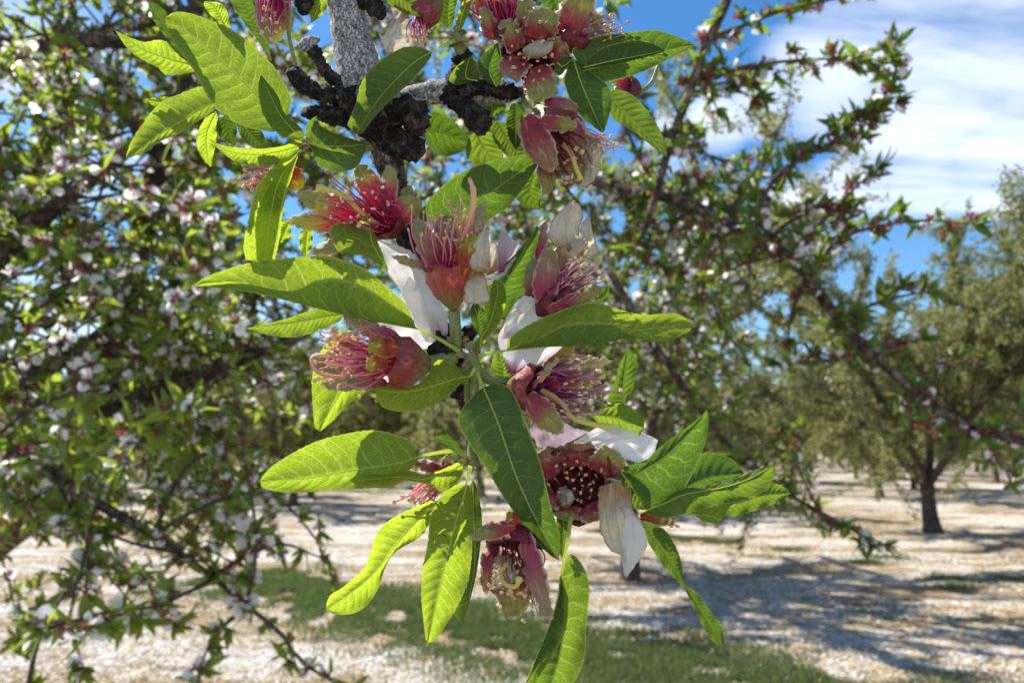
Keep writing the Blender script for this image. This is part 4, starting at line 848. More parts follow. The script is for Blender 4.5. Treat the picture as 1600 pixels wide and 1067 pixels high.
leaf([[(976, 742), (972, 730), (1004, 720), (1044, 688), (1084, 660), (1106, 639)], [(978, 752), (1010, 732), (1040, 712), (1080, 672), (1106, 640)], [(985, 765), (1004, 788), (1030, 792), (1052, 780), (1074, 755), (1096, 708), (1107, 664), (1107, 641)]], (-2, -20), (2, 12), .12, [(960, 765, 6)], label='dark upright leaf to the right of the dark red flower')
leaf([[(1040, 768), (1070, 735), (1096, 709), (1124, 709), (1150, 722), (1162, 738)], [(1045, 775), (1100, 748), (1162, 739)], [(1050, 785), (1110, 765), (1162, 740)]], (20, 14), (4, 4), .1)
leaf([[(1000, 800), (1028, 788), (1060, 765), (1100, 759), (1140, 749), (1188, 731), (1210, 724)], [(1000, 801), (1040, 785), (1070, 772), (1120, 763), (1165, 750), (1210, 726)], [(1002, 803), (1040, 808), (1084, 799), (1120, 789), (1164, 781), (1196, 765), (1210, 742), (1211, 727)]], (-10, -22), (8, 2), .4, label='long pale leaf pointing right above the pale ground')
leaf([[(1040, 800), (1080, 792), (1120, 785), (1150, 780)], [(1042, 803), (1080, 803), (1110, 806), (1126, 815)], [(1040, 806), (1080, 803), (1100, 815), (1124, 819)]], (4, -2), (2, 2), .7)
leaf([[(1130, 790), (1165, 770), (1196, 754), (1218, 757), (1236, 769)], [(1130, 796), (1180, 776), (1236, 770)], [(1130, 804), (1150, 806), (1180, 797), (1208, 787), (1236, 771)]], (14, 8), (2, 2), .35)
leaf([[(1000, 812), (1012, 845), (1040, 888), (1068, 918), (1082, 945), (1100, 980), (1116, 1003), (1127, 1008)], [(1000, 812), (1030, 848), (1055, 888), (1078, 925), (1102, 962), (1122, 995), (1128, 1008)], [(998, 810), (1034, 824), (1053, 848), (1065, 880), (1068, 908), (1086, 924), (1106, 948), (1126, 976), (1131, 998), (1128, 1008)]], (-4, -18), (8, -8), .25, [(985, 800, 6)], n=100,
     label='narrow twisted leaf drooping to the lower right')
leaf([[(928, 645), (950, 632), (978, 632), (1003, 652), (1007, 667)], [(928, 648), (960, 652), (1006, 668)], [(926, 650), (945, 672), (968, 680), (996, 682), (1006, 669)]], (2, -6), (2, 6), .6)
leaf([[(972, 632), (950, 626), (960, 599), (968, 571), (981, 543)], [(975, 632), (974, 600), (981, 543)], [(976, 632), (988, 610), (996, 574), (992, 556), (982, 543)]], (14, 16), (-3, 3), .2)
leaf([[(775, 598), (768, 570), (776, 550)], [(784, 598), (786, 575), (778, 550)], [(796, 596), (796, 572), (782, 550)]], (4, 4), (2, 2), .45)
leaf([[(874, 868), (868, 830), (872, 800), (876, 785)], [(878, 870), (880, 830), (880, 785)], [(884, 868), (892, 830), (888, 785)]], (0, 2), (2, 2), .3)
leaf([[(932, 462), (938, 450), (950, 446)], [(935, 470), (946, 462), (951, 446)], [(942, 474), (952, 464), (952, 447)]], (20, 18), (1, 1), .2)
leaf([[(964, 738), (972, 768), (985, 792), (1012, 796)], [(970, 736), (988, 762), (1014, 796)], [(978, 736), (1006, 755), (1017, 772), (1016, 795)]], (-8, -12), (2, 2), .35, serr=.3)

# ---- hubs where the leaves and flowers spring: small green stems and bud scales
wood([(738, 700, 10), (737, 650, 8), (730, 600, 2), (735, 555, -8)], [5, 7, 9, 9], STEMG, 'green_shoot', .1, 0, 10)
wood([(736, 552, -6), (744, 575, -12), (741, 600, -8), (738, 690, -2), (738, 730, -10)], [9, 7, 6, 7, 9], STEMG, 'green_shoot', .12, 0, 12)
wood([(600, 225, 26), (540, 228, 10), (500, 228, 2), (474, 222, -2)], [12, 8, 7, 6], STEMG, 'green_shoot', .1, 0, 10)
wood([(722, 84, 8), (716, 66, 2), (712, 50, -4)], [10, 10, 9], STEMG, 'green_shoot', .1, 0, 10)
def scales(cx, cy, cz, n, r, rad):
    for i in range(n):
        a = i*2.4+rng.uniform(-.3, .3); x = cx+math.cos(a)*rad*.5; y = cy+math.sin(a)*rad*.5
        blade((x, y, cz-abs(math.sin(i))*3), (x+math.cos(a)*r, y+math.sin(a)*r, cz-rng.uniform(2, 9)), r*.75, rng.uniform(-.5, .5), 3, BRACT if i % 2 else SEP_PALE, 'bud_scale', broot)

# ---- sepals, petals, stamens
def rot_axis(v, k, a):
    k = k/np.linalg.norm(k); return v*math.cos(a) + np.cross(k, v)*math.sin(a) + k*np.dot(k, v)*(1-math.cos(a))
def blade(p0, p1, w, roll, bow, material, name, parent, cup=.25, shape=.75, crumple=3.0, n=30, m=15, thick=0.9, sub=True, tipw=.35):
    p0 = np.array(p0, float); p1 = np.array(p1, float); w = w*.90; d = p1-p0; L = np.linalg.norm(d); d /= L
    sd = np.cross(d, [0, 0, 1.0]); sd /= np.linalg.norm(sd)+1e-9; sd = rot_axis(sd, d, roll); nn = np.cross(sd, d)
    if nn[2] > 0: nn = -nn                             # bow > 0 bulges towards the camera
    G = np.zeros((n, m, 3)); s0 = rng.uniform(0, 100)
    for i in range(n):
        u = i/(n-1); ww = w/2*(math.sin(math.pi*min(u*.80+.13, 1))**shape)*(1 if u < .88 else math.sqrt(max(0, 1-((u-.88)/.12)**2*(1-tipw**2))))
        for j in range(m):
            v = -1+2*j/(m-1)
            q = p0 + d*L*u + sd*ww*v + nn*(bow*math.sin(math.pi*u) - cup*ww*v*v)
            k = (abs(v)**2+.25)*crumple
            G[i, j] = q + nn*nz((q[0]+s0, q[1], q[2]), .09)*k*3 + sd*nz((q[0], q[1]+s0, q[2]), .16)*k*1.2 + d*nz((q[0], q[1], q[2]+s0), .22)*k*u
    U = np.stack(np.meshgrid(np.linspace(0, 1, n), np.linspace(-1, 1, m), indexing='ij'), -1).reshape(-1, 2)
    V = G.reshape(-1, 3); gf = grid_faces(n, m); F = np.vstack([gf[:, [0, 1, 2]], gf[:, [0, 2, 3]]]); nv = len(V); nf = len(F)
    # woolly fringe of fine hairs along the rim
    hv = []
    rim = [(G[i, 0], G[i, 0]-G[i, 1]) for i in range(2, n)] + [(G[n-1, j], G[n-1, j]-G[n-2, j]) for j in range(m)] + [(G[i, m-1], G[i, m-1]-G[i, m-2]) for i in range(n-1, 1, -1)]
    for (a, da), (b, db) in zip(rim[:-1], rim[1:]):
        cnt_ = int(np.clip(np.linalg.norm(b-a)/0.9, 1, 14))
        for q in range(cnt_):
            f_ = rng.random(); p = a*(1-f_)+b*f_; o_ = da/(np.linalg.norm(da)+1e-6); h_ = o_*rng.uniform(1.2, 4.2) + rng.normal(0, 1.0, 3); sdv = (b-a)/(np.linalg.norm(b-a)+1e-6)*.22
            hv += [p-sdv, p+sdv, p+h_]
    if hv and w > 13:
        V = np.vstack([V, hv]); F = np.vstack([F, nv+np.arange(len(hv)).reshape(-1, 3)]); U = np.vstack([U, np.tile([[.5, 0]], (len(hv), 1))])
    mi = np.r_[np.zeros(nf, int), np.ones(len(F)-nf, int)]
    ob = link(name, mesh_np(name, hero(V), F, [material, WOOL], uv={'unit': U}, midx=mi), parent)
    vg = ob.vertex_groups.new(name='sheet'); vg.add(list(range(nv)), 1.0, 'REPLACE')
    if parent is not broot: ob.location = (0, 0, 0)
    if thick:
        md = ob.modifiers.new('thickness', 'SOLIDIFY'); md.thickness = thick*UNIT; md.offset = 0; md.vertex_group = 'sheet'; md.thickness_vertex_group = 0.0
    return ob
def petal(curves, zs, material, parent, crumple=2.0, fold=0.0, n=36, m=21, name='petal', label=None):
    """a sheet lofted through traced lines (base to tip), each with its own depth"""
    C = []
    for c, z in zip(curves, zs):
        P = np.array([(p[0], p[1], p[2] if len(p) > 2 else z) for p in c], float); C.append(spline(P, n))
    k = len(C); vs = np.linspace(0, k-1, m); G = np.zeros((n, m, 3)); s0 = rng.uniform(0, 100)
    for j, v in enumerate(vs):
        i = min(int(v), k-2); f = v-i; f = f*f*(3-2*f)*.5+f*.5; G[:, j] = C[i]*(1-f) + C[i+1]*f
    for i in range(n):
        for j in range(m):
            q = G[i, j]; g = Vector((q[0]+s0, q[1], 0))
            du = i/(n-1); G[i, j, 2] += crumple*(noise.noise(g*.028)*6 + noise.noise(Vector((vs[j]*3.1+s0, du*1.1, 0)))*4.0*du + noise.noise(g*(.07 if material is not PETAL_DRY else .14))*(.9 if material is not PETAL_DRY else 2.2)) + fold*math.sin(vs[j]*4+i*.08)
            if j in (0, m-1) or i == n-1: G[i, j, :2] += np.array([noise.noise(g*.13), noise.noise(g*.13+Vector((9, 9, 9)))])*crumple*1.4
    U = np.stack(np.meshgrid(np.linspace(0, 1, n), np.linspace(-1, 1, m), indexing='ij'), -1).reshape(-1, 2)
    ob = link(name, mesh_np(name, hero(G).reshape(-1, 3), grid_faces(n, m), material, uv={'unit': U}), parent)
    if parent is not broot: ob.location = (0, 0, 0)
    if label: ob['label'] = label
    return ob
def cup(b, r, rb, rr, material, parent, prof=None, depth=.9, ribs=.085):
    b = np.array(b, float); r = np.array(r, float); ax = r-b; L = np.linalg.norm(ax); ax /= L
    A = np.cross(ax, [0, 0, 1.0]); 
    if np.linalg.norm(A) < .1: A = np.cross(ax, [0, 1.0, 0])
    A /= np.linalg.norm(A); B = np.cross(ax, A)
    pr = prof or [(0, .15), (.06, .55), (.18, .82), (.4, .98), (.65, 1.0), (.85, .97), (1.0, 1.0)]
    inner = [(1.0, .93), (.8, .88), (.55, .84), (.3, .62), (.2, .25), (.19, .02)] if depth else []
    n = len(pr)+len(inner); m = 50; th = np.linspace(0, 2*np.pi, m, endpoint=False); V = []; U = []
    s0 = rng.uniform(0, 50)
    for i, (u, q) in enumerate(pr+inner):
        R = (rb + (rr-rb)*min(u*1.6, 1))*q
        for a in th:
            k = 1 + ribs*math.cos(5*a) + .10*noise.noise(Vector((math.cos(a)*1.5+s0, math.sin(a)*1.5, u*3))) + .05*noise.noise(Vector((math.cos(a)*5+s0, math.sin(a)*5, u*2)))
            V.append(b + ax*L*u*(1+.06*math.cos(5*a+1)*(u > .9)) + (A*math.cos(a)+B*math.sin(a))*R*k); U.append((u, math.cos(a)))
    ob = link('calyx_cup', mesh_np('calyx_cup', hero(np.array(V)), grid_faces(n, m, True), material, uv={'unit': np.array(U)}), parent)
    ob.location = (0, 0, 0); return ob
def stamens(org, tip, spread, n, fil, anth, parent, orad=14, r=1.25, zs=None, curl=.12, ar=4.0):
    org = np.array(org, float); tip = np.array(tip, float); ax = tip-org; L0 = np.linalg.norm(ax); r *= .78; ar *= .9; curl *= 1.5; n = int(n*1.3)
    for i in range(n):
        a = i*2.39996; q = math.sqrt((i+.5)/n)
        T = tip + np.array([math.cos(a)*spread[0]*q, math.sin(a)*spread[1]*q, (rng.uniform(-1, 1))*(zs or min(spread))]) + rng.normal(0, 3.0, 3)
        T = org + (T-org)*rng.uniform(.72, 1.06)
        O = org + np.array([math.cos(a)*orad*q*.9, math.sin(a)*orad*q*.7, rng.uniform(-.6, .6)*orad])
        mid = (O+T)/2 + (T-tip)*.18 + rng.normal(0, L0*curl*.5, 3)*[1, 1, .6]
        P = spline(np.array([O, mid, T, T+(T-mid)*.03+rng.normal(0, 1.6, 3)]), 12)
        V, F, U = tube_np(P, np.linspace(r*1.15, r*.75, 12), 6); mi = np.zeros(len(F), int)
        # anther: two-lobed bean across the filament end
        d = rand_dir(); e = np.cross(d, rand_dir()); e /= np.linalg.norm(e)+1e-9
        s = rng.uniform(.75, 1.15)*ar; Q = np.array([T-d*s*1.0+e*s*.25, T-d*s*.45, T+d*s*.45, T+d*s*1.0+e*s*.25])
        for o_ in (-1, 1):
            V2, F2, U2 = tube_np(spline(Q+e*o_*s*.34, 7), s*.50*np.array([.45, .85, 1, .9, 1, .85, .45]), 7)
            F = np.vstack([F, F2+len(V)]); V = np.vstack([V, V2]); U = np.vstack([U, U2]); mi = np.r_[mi, np.ones(len(F2), int)]
        ob = link('stamen', mesh_np('stamen', hero(V), F, [fil, anth], uv={'unit': U}, midx=mi), parent); ob.location = (0, 0, 0)
def style(pts, r, material, parent, knob=1.5, name='style'):
    P = spline(np.array(pts, float), 26); R = np.full(26, float(r)); R[:5] *= 1.2; R[-4:] *= np.array([1.15, knob, knob, knob*.7])
    V, F, U = tube_np(P, R, 10, .10, 0, 1, .15); ob = link(name, mesh_np(name, hero(V), F, material, uv={'unit': U}), parent); ob.location = (0, 0, 0)
def flower(label, anchor):
    o = bpy.data.objects.new('flower', None); COL.objects.link(o); o.empty_display_size = .01; o.parent = broot; o.location = tuple(-np.array(OFFS[broot.name])); o['label'] = label
    return o
def sepals(f, lst):
    for s in lst:
        p0, p1, w, roll, bow, m_ = s[:6]; kw = s[6] if len(s) > 6 else {}
        blade(p0, p1, w, roll, bow, m_, 'sepal', f, **kw)
def stalk(pts, R, f): 
    V, F, U = tube_np(spline(np.array(pts, float), 12), np.linspace(*R, 12), 10, .05, 0, 0, .1); ob = link('flower_stalk', mesh_np('flower_stalk', hero(V), F, STEMG), f); ob.location = (0, 0, 0)

scales(735, 556, -6, 7, 16, 12); scales(738, 715, -4, 6, 13, 10); scales(712, 58, 0, 6, 14, 9); scales(716, 532, 2, 6, 13, 10); scales(474, 224, -2, 4, 9, 5)

# wide open magenta star, upper left of centre
f = flower('wide open magenta flower with a thick yellow style', (600, 345))
cup((622, 368, 26), (603, 347, 6), 8, 27, CALYX_DARK, f, depth=1)
sepals(f, [((596, 348, 6), (464, 305, -6), 44, .1, 6, SEP_MAG), ((590, 356, 10), (450, 346, 2), 38, -.2, -4, SEP_MAG), ((596, 330, 12), (560, 256, 8), 44, .2, 5, SEP_MAG), ((606, 328, 4), (608, 260, -10), 36, -.35, 6, SEP_MAG),
           ((608, 348, 2), (655, 310, -12), 56, .4, 7, SEP_MAG), ((585, 366, 8), (486, 394, 10), 32, .3, 3, SEP_PALE), ((612, 356, 6), (640, 290, 14), 26, .3, 3, SEP_OLIVE)])
stamens((600, 346, -4), (548, 312, -34), (68, 52), 34, FIL_MAG, ANTHER_P, f, 15, r=1.6)
style([(590, 352, -10), (562, 330, -34), (545, 312, -42), (524, 300, -48), (494, 292, -50)], 4.2, STYLE_Y, f)
# upright flower in the middle
f = flower('upright flower with a red and olive cup and pale pink stamens', (705, 430))
stalk([(714, 545, 4), (712, 520, -4), (710, 486, -8)], (10, 9), f)
cup((710, 488, -8), (702, 412, -14), 9, 37, CALYX, f)
sepals(f, [((682, 424, -18), (650, 342, -22), 38, .35, 8, SEP_PALE), ((722, 430, -44), (742, 368, -52), 46, -.3, 5, SEP_ORANGE), ((690, 414, 8), (700, 335, 14), 46, .1, -3, SEP_PALE), ((716, 414, 4), (758, 318, 4), 36, .3, 4, SEP_PALE), ((676, 424, -16), (614, 400, -14), 15, .2, 3, SEP_PALE)])
stamens((701, 424, -18), (698, 346, -26), (62, 34), 40, FIL_PINK, ANTHER_P, f, 24, r=1.9)
style([(708, 425, -26), (722, 375, -34), (737, 330, -40), (740, 300, -42), (733, 278, -42)], 4.6, STYLE_P, f, .8)
petal([[(697, 526), (668, 535), (645, 498), (625, 455), (603, 420), (594, 400), (586, 378)], [(697, 524), (684, 510), (662, 470), (636, 430), (610, 395), (588, 377)], [(700, 520), (697, 488), (675, 456), (660, 410), (632, 388), (590, 376)]], (26, 18, 8), PETAL, f, 1.6, label='broad white petal behind the long left leaf')
petal([[(696, 530), (655, 545), (600, 508), (590, 480)], [(698, 526), (660, 515), (620, 470)], [(700, 522), (672, 470), (640, 430)]], (34, 26, 20), PETAL, f, 1.0)
petal([[(756, 428), (736, 420), (733, 395), (742, 374), (758, 356)], [(768, 424), (758, 400), (757, 378), (764, 356)], [(779, 421), (780, 400), (777, 384), (768, 376), (766, 358)]], (-50, -64, -52), PETAL_DRY, f, 1.0, label='shrivelled cream petal')
petal([[(734, 424), (726, 448), (724, 472)], [(744, 424), (742, 448), (742, 476)], [(754, 425), (760, 440), (767, 470)]], (-44, -54, -46), PETAL_DRY, f, 1.6)
petal([[(776, 425), (778, 400), (778, 380), (788, 357)], [(788, 425), (792, 400), (797, 372)], [(770, 430), (802, 402), (812, 383)]], (0, -10, 0), PETAL_LILAC, f, 1.4)
petal([[(757, 432), (775, 425), (806, 398)], [(760, 440), (785, 425), (805, 402)], [(762, 446), (788, 430), (806, 404)]], (0, -4, -6), PETAL, f, 1.0)
# flower lying to the left
f = flower('flower with a round brown-red cup pointing left, stamens spilling left', (630, 565))
stalk([(712, 558, 4), (690, 562, -4), (668, 570, -8)], (12, 12), f)
cup((676, 573, -10), (606, 562, -26), 12, 42, CALYX_BROWN, f)
sepals(f, [((612, 532, -20), (536, 490, -20), 34, .5, 4, SEP_PALE), ((625, 530, -36), (560, 500, -30), 20, .2, 3, SEP_PURP), ((622, 545, -62), (574, 540, -70), 34, .15, 4, SEP_ORANGE), ((606, 560, -62), (572, 574, -68), 32, .1, 2, SEP_ORANGE), ((604, 598, -28), (502, 602, -34), 26, .2, 5, SEP_PALE), ((604, 560, 0), (488, 568, -8), 48, .2, -4, SEP_PALE), ((560, 545, -30), (524, 526, -34), 22, .1, 2, SEP_ORANGE)])
stamens((604, 562, -28), (520, 560, -34), (34, 52), 44, FIL_PINK, ANTHER_P, f, 28, r=1.9, zs=18)
style([(540, 590, -50), (500, 584, -54), (486, 562, -54), (496, 555, -52), (520, 556, -50)], 2.6, STYLE_P, f, .8)
# flower to the right of the upright one
f = flower('mauve flower to the upper right with shrivelled cream petals', (860, 440))
stalk([(790, 520, 20), (820, 505, 14), (842, 492, 8)], (9, 8), f)
cup((838, 500, 8), (866, 462, -2), 8, 28, CALYX_DARK, f)
sepals(f, [((848, 476, -20), (860, 386, -28), 48, .25, 6, SEP_PURP), ((856, 486, -22), (942, 448, -26), 30, .5, 6, SEP_OLIVE), ((826, 470, 0), (834, 400, -4), 24, .3, 4, SEP_PALE), ((862, 460, 10), (884, 380, 12), 40, .1, -3, SEP_PURP), ((838, 410, 6), (852, 345, 6), 20, .3, 3, SEP_PURP)])
stamens((862, 466, -10), (915, 428, -14), (30, 34), 34, FIL_PURP, ANTHER, f, 20, r=1.6)
petal([[(876, 392), (858, 372), (862, 345), (878, 328), (893, 313)], [(890, 394), (884, 370), (886, 345), (897, 313)], [(902, 392), (905, 360), (911, 336), (906, 320)]], (-30, -46, -32), PETAL_DRY, f, 1.3, label='tall shrivelled cream petal')
petal([[(900, 394), (906, 372), (908, 352), (920, 337)], [(906, 396), (918, 380), (922, 360), (922, 338)], [(906, 412), (922, 404), (934, 392), (928, 378)]], (-26, -34, -24), PETAL_DRY, f, 2.0)
petal([[(872, 394), (888, 378), (908, 372)], [(880, 402), (896, 388), (914, 380)], [(888, 408), (904, 396), (920, 388)]], (-40, -46, -40), PETAL_DRY, f, 1.8)
petal([[(780, 530), (790, 500), (797, 483), (812, 468), (833, 457)], [(800, 528), (815, 500), (824, 484), (838, 462)], [(826, 520), (846, 500), (856, 490), (846, 470)]], (10, -2, -6), PETAL, f, 1.2, label='white petal curled over at its top')
petal([[(796, 486), (806, 478), (818, 462)], [(806, 480), (818, 478), (830, 464)], [(812, 492), (826, 486), (840, 470)]], (-14, -22, -12), PETAL, f, .8)
# flower at right of the hub
f = flower('purple flower pointing right with a yellow style and pink-based petals', (850, 610))
stalk([(742, 575, 6), (765, 592, 8), (795, 598, 4)], (9, 9), f)
cup((790, 600, 2), (836, 610, -14), 11, 38, CALYX_BROWN, f)
sepals(f, [((824, 618, -44), (878, 676, -56), 48, .2, 9, SEP_OLIVE), ((846, 590, 10), (897, 538, 10), 34, .2, 4, SEP_OLIVE), ((846, 582, -10), (952, 564, -14), 26, .5, 4, SEP_PALE), ((850, 600, 8), (944, 586, 10), 40, .2, -3, SEP_OLIVE), ((832, 606, -38), (872, 558, -46), 12, .2, 4, SEP_PALE)])
stamens((836, 608, -18), (925, 606, -26), (42, 56), 48, FIL_PURP, ANTHER, f, 26, r=1.6, zs=22)
style([(846, 610, -30), (876, 628, -42), (892, 650, -46), (915, 660, -48), (956, 668, -48)], 4.4, STYLE_Y, f, 1.3)
petal([[(792, 584), (786, 555), (778, 528), (790, 505)], [(800, 582), (824, 550), (828, 520), (826, 500)], [(806, 586), (840, 570), (868, 552), (876, 542)]], (8, -2, -2), PETAL_PINK, f, 1.2, label='white petal with a pink base')
petal([[(836, 640), (828, 668), (840, 698)], [(850, 640), (855, 670), (866, 702)], [(862, 640), (890, 665), (922, 674)]], (16, 6, 10), PETAL_LILAC, f, 1.2)
petal([[(895, 692), (925, 672), (948, 660), (962, 668)], [(905, 695), (945, 690), (985, 684), (1002, 674)], [(930, 700), (965, 712), (1000, 722), (1022, 706), (1027, 686)]], (6, -4, -10), PETAL, f, 1.5, label='white petal with a rounded lobe to the right')
petal([[(925, 674), (950, 662), (968, 672), (984, 684)], [(930, 680), (950, 678), (984, 686)], [(935, 690), (955, 692), (985, 690)]], (10, 14, 8), PETAL, f, .8)
# flower seen straight into its dark red cup
f = flower('dark red flower facing the camera, ring of tan anthers inside', (905, 755))
cup((908, 748, 46), (905, 757, 2), 30, 60, CALYX_DARK, f, prof=[(0, .15), (.1, .6), (.3, .85), (.6, .97), (1.0, 1.0)])
K6 = dict(shape=.35, crumple=3.4, cup=.12)
sepals(f, [((868, 742, 4), (846, 704, -8), 62, .15, 4, SEP_RED, K6), ((905, 728, 4), (902, 692, -8), 74, -.1, 3, SEP_RED, K6), ((936, 738, 2), (962, 704, -12), 62, .3, 5, SEP_OLIVE, K6), ((945, 765, 0), (972, 768, -14), 50, .4, 5, SEP_OLIVE, K6), ((922, 786, 2), (938, 810, -8), 60, -.2, 4, SEP_RED, K6), ((888, 790, 2), (884, 812, -8), 60, .2, 3, SEP_OLIVE, K6), ((866, 770, 2), (850, 782, -8), 50, .2, 4, SEP_RED, K6)])
stamens((906, 766, 26), (902, 748, -6), (50, 44), 28, FIL_DARK, ANTHER, f, 30, r=1.7, zs=20, ar=3.4, curl=.3)
petal([[(874, 790), (868, 775), (872, 760)], [(884, 794), (886, 778), (884, 762)], [(892, 790), (898, 775), (892, 764)]], (4, -4, 0), PETAL_DRY, f, 3.0)
petal([[(936, 760), (934, 790), (938, 830), (953, 858), (972, 870), (976, 900)], [(962, 752), (962, 800), (968, 840), (974, 870), (977, 902)], [(985, 765), (990, 796), (1004, 822), (1010, 852), (996, 876), (979, 902)]], (-20, -34, -26), PETAL_DRY, f, 1.8, label='long withered petal hanging down with a white tip')
petal([[(968, 790), (972, 830), (972, 868), (975, 898)], [(985, 795), (992, 830), (992, 865), (978, 900)], [(988, 800), (1006, 825), (1011, 852), (997, 876), (980, 900)]], (-34, -42, -34), PETAL, f, 1.2)
# hanging flower below
f = flower('dark red flower hanging open downwards at the bottom of the cluster', (805, 870))
stalk([(800, 760, 20), (806, 790, 6), (803, 815, -6)], (8, 9), f)
cup((804, 808, -10), (802, 852, -16), 14, 46, CALYX_DARK, f)
sepals(f, [((806, 822, -54), (734, 838, -62), 30, .2, 6, SEP_OLIVE), ((820, 832, -50), (860, 968, -52), 40, .5, 8, SEP_PURP), ((772, 850, -20), (758, 925, -22), 34, .4, 5, SEP_RED), ((802, 880, 4), (800, 966, 0), 64, .1, -4, SEP_OLIVE), ((790, 860, 14), (775, 930, 12), 50, .1, 4, SEP_RED), ((812, 812, -36), (790, 812, -46), 30, .1, 3, SEP_ORANGE)])
stamens((802, 850, -22), (806, 912, -40), (46, 46), 40, FIL_DARK, ANTHER, f, 32, r=1.4, zs=14)
stamens((812, 870, -22), (835, 968, -30), (14, 14), 4, FIL_DARK, ANTHER, f, 8, r=1.1, zs=6, curl=.04)
style([(792, 880, -46), (782, 895, -50), (790, 912, -52), (806, 915, -52), (812, 900, -52)], 4.0, STYLE_Y, f, 1.6)
petal([[(770, 870), (768, 895), (766, 920)], [(780, 868), (788, 895), (792, 920)], [(795, 868), (805, 885), (808, 905)]], (-34, -42, -36), PETAL_DRY, f, 2.0)
# top flower facing the camera
f = flower('deep red flower at the top facing the camera', (832, 80))
cup((838, 70, 40), (832, 82, 2), 22, 46, CALYX_DARK, f, prof=[(0, .15), (.1, .6), (.3, .85), (.6, .97), (1.0, 1.0)])
sepals(f, [((806, 80, -6), (790, 32, -16), 40, .3, 7, SEP_OLIVE, K6), ((820, 60, -2), (822, -2, -6), 40, .3, 5, SEP_OLIVE, K6), ((838, 62, -8), (856, 14, -18), 60, .1, 8, SEP_OLIVE, K6), ((835, 106, -6), (852, 156, -22), 58, .1, 6, SEP_OLIVE, K6), ((812, 90, -4), (792, 122, -14), 52, .3, 5, SEP_RED, K6), ((855, 86, -4), (886, 70, -10), 50, .3, 5, SEP_RED, K6), ((826, 70, 0), (836, 40, -6), 50, .1, 3, SEP_RED, K6)])
stamens((832, 86, 14), (834, 82, -20), (44, 54), 26, FIL_DARK, ANTHER, f, 24, r=1.9, zs=18, ar=3.6, curl=.3)
petal([[(815, 85), (822, 72), (840, 62)], [(828, 92), (842, 80), (856, 66)], [(842, 92), (860, 82), (868, 64)]], (-14, -26, -20), PETAL_DRY, f, 1.8)
# drooping flower under it
f = flower('brown-red drooping flower with dried frilled petals at upper right', (870, 215))
stalk([(820, 150, 30), (832, 160, 16), (842, 172, 6)], (8, 9), f)
cup((838, 165, 4), (868, 212, -8), 14, 44, CALYX_BROWN, f)
sepals(f, [((822, 182, -36), (864, 268, -44), 56, .2, 10, SEP_RED), ((845, 190, -46), (902, 196, -58), 30, .2, 6, SEP_OLIVE), ((862, 178, -10), (930, 262, -18), 66, .3, 8, SEP_PURP), ((852, 240, 4), (856, 304, 0), 30, .2, 4, SEP_OLIVE), ((850, 165, -14), (905, 170, -14), 40, .3, 8, SEP_PURP), ((880, 230, -8), (910, 282, -14), 34, .1, 4, SEP_OLIVE)])
stamens((868, 215, -14), (905, 262, -26), (42, 30), 22, FIL_DARK, ANTHER, f, 26, r=1.3)
stamens((885, 210, -6), (952, 226, -12), (24, 18), 14, FIL_PINK, ANTHER, f, 14, r=1.2)
stamens((862, 240, -14), (890, 292, -20), (26, 10), 6, FIL_DARK, ANTHER, f, 8, r=1.2, curl=.04)
style([(880, 225, -30), (892, 240, -36), (900, 262, -38), (908, 282, -38)], 3.8, STYLE_Y, f, 1.2)
petal([[(908, 220), (912, 245), (914, 268), (906, 293)], [(922, 216), (924, 245), (924, 270), (918, 294)], [(936, 216), (942, 235), (936, 260), (928, 282)]], (-20, -32, -24), PETAL_DRY, f, 2.4)
# cut by the top edge
f = flower('crimson flower at the top edge, second from the right', (905, 30))
stalk([(850, 110, 34), (868, 90, 30), (880, 78, 24)], (8, 9), f)
cup((878, 80, 24), (902, 44, 10), 14, 34, CALYX_DARK, f)
sepals(f, [((885, 62, -6), (918, -22, -10), 62, .2, 10, SEP_OLIVE), ((900, 60, 10), (940, 25, 8), 38, .2, 5, SEP_OLIVE), ((878, 60, 4), (888, 0, 4), 36, .2, 6, SEP_RED), ((905, 70, 0), (935, 50, -4), 34, .2, 5, SEP_PURP)])
stamens((902, 62, 4), (960, 44, -2), (24, 22), 22, FIL_PURP, ANTHER, f, 16, r=1.2)
f = flower('bright magenta flower at the top edge with many straight stamens', (775, 15))
cup((798, 62, 24), (782, 32, 10), 10, 34, CALYX_DARK, f)
sepals(f, [((768, 62, -12), (756, 12, -18), 30, .2, 7, SEP_OLIVE), ((800, 40, 6), (830, 0, 4), 44, .2, 5, SEP_RED), ((785, 40, 14), (790, -20, 10), 60, .2, -3, SEP_MAG), ((770, 45, 12), (748, -20, 10), 36, .2, 4, SEP_MAG)])
stamens((788, 44, -2), (768, -24, -10), (46, 16), 34, FIL_MAG, ANTHER_P, f, 18, r=1.6)
f = flower('magenta flower hanging in from the top edge above the broad leaf', (428, 20))
sepals(f, [((428, -30, 12), (426, 68, 2), 64, .1, 9, SEP_MAG), ((440, -30, 4), (452, 50, -4), 22, .5, 4, SEP_PALE)])
stamens((432, -20, 2), (422, 36, -12), (20, 26), 24, FIL_MAG, ANTHER_P, f, 14, r=1.5)
stalk([(446, 20, 8), (452, 60, 10), (462, 104, 12)], (3, 3.4), f)
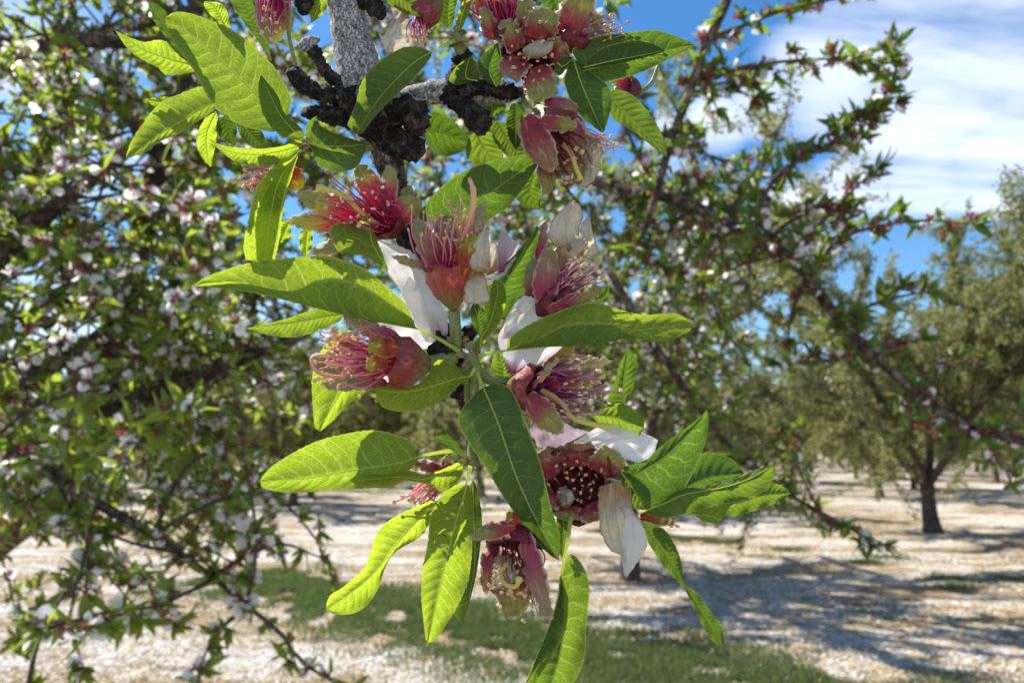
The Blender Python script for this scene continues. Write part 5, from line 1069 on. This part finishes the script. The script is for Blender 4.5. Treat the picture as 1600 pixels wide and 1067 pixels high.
# small ones behind leaves
f = flower('small pink flower half hidden behind the lower left leaves', (668, 755))
sepals(f, [((700, 738, 6), (646, 722, 2), 22, .3, 5, SEP_RED), ((692, 742, 2), (700, 710, -4), 18, .2, 3, SEP_MAG)])
stamens((700, 740, 4), (650, 780, -4), (30, 18), 18, FIL_PINK, ANTHER_P, f, 12, r=2.0)
cup((716, 728, 8), (696, 742, 4), 7, 20, CALYX_BROWN, f)
f = flower('small pink flower peeping out left of the upper leaves', (420, 285))
sepals(f, [((440, 268, 14), (415, 295, 12), 36, .2, 5, SEP_OLIVE), ((446, 262, 10), (470, 295, 12), 40, .2, 5, SEP_ORANGE)])
stamens((430, 276, 14), (384, 280, 8), (16, 20), 14, FIL_PINK, ANTHER_P, f, 10, r=1.4)
f = flower('faded flower at the top edge with a dried folded petal', (640, 40))
cup((690, -4, 12), (655, 28, 4), 10, 24, CALYX_BROWN, f)
stamens((652, 34, 2), (655, 62, -4), (20, 12), 12, FIL_PINK, ANTHER, f, 12, r=1.5)
petal([[(630, 14), (612, 30), (600, 55), (590, 50)], [(634, 16), (622, 40), (610, 68), (602, 84)], [(640, 20), (640, 44), (645, 66), (636, 84)]], (4, -8, -4), PETAL_DRY, f, 1.2)
petal([[(610, 8), (612, 28), (600, 48)], [(622, 8), (622, 25), (612, 40)], [(632, 10), (628, 20), (620, 32)]], (2, -2, 0), PETAL_DRY, f, 1.2)
f = flower('brown withered flower behind the right-hand leaves', (1035, 812))
sepals(f, [((1000, 806, 8), (1058, 810, 2), 22, .3, 6, SEP_OLIVE), ((1004, 812, 10), (1052, 818, 6), 16, .1, 4, SEP_PALE)])
stamens((1040, 812, 4), (1054, 817, 2), (5, 6), 4, FIL_DARK, ANTHER, f, 4, r=1.4)
f = flower('blurred crimson flower far behind the upper right leaves', (975, 130))
cup((1000, 145, 170), (978, 135, 160), 9, 18, CALYX_DARK, f)
sepals(f, [((985, 135, 160), (950, 118, 150), 26, .2, 5, SEP_MAG), ((985, 140, 160), (958, 148, 150), 24, .2, 5, SEP_MAG), ((985, 135, 165), (978, 112, 160), 22, .2, 5, SEP_RED)])
stalk([(1030, 100, 175), (1018, 130, 175), (1000, 145, 170)], (3, 4), f)
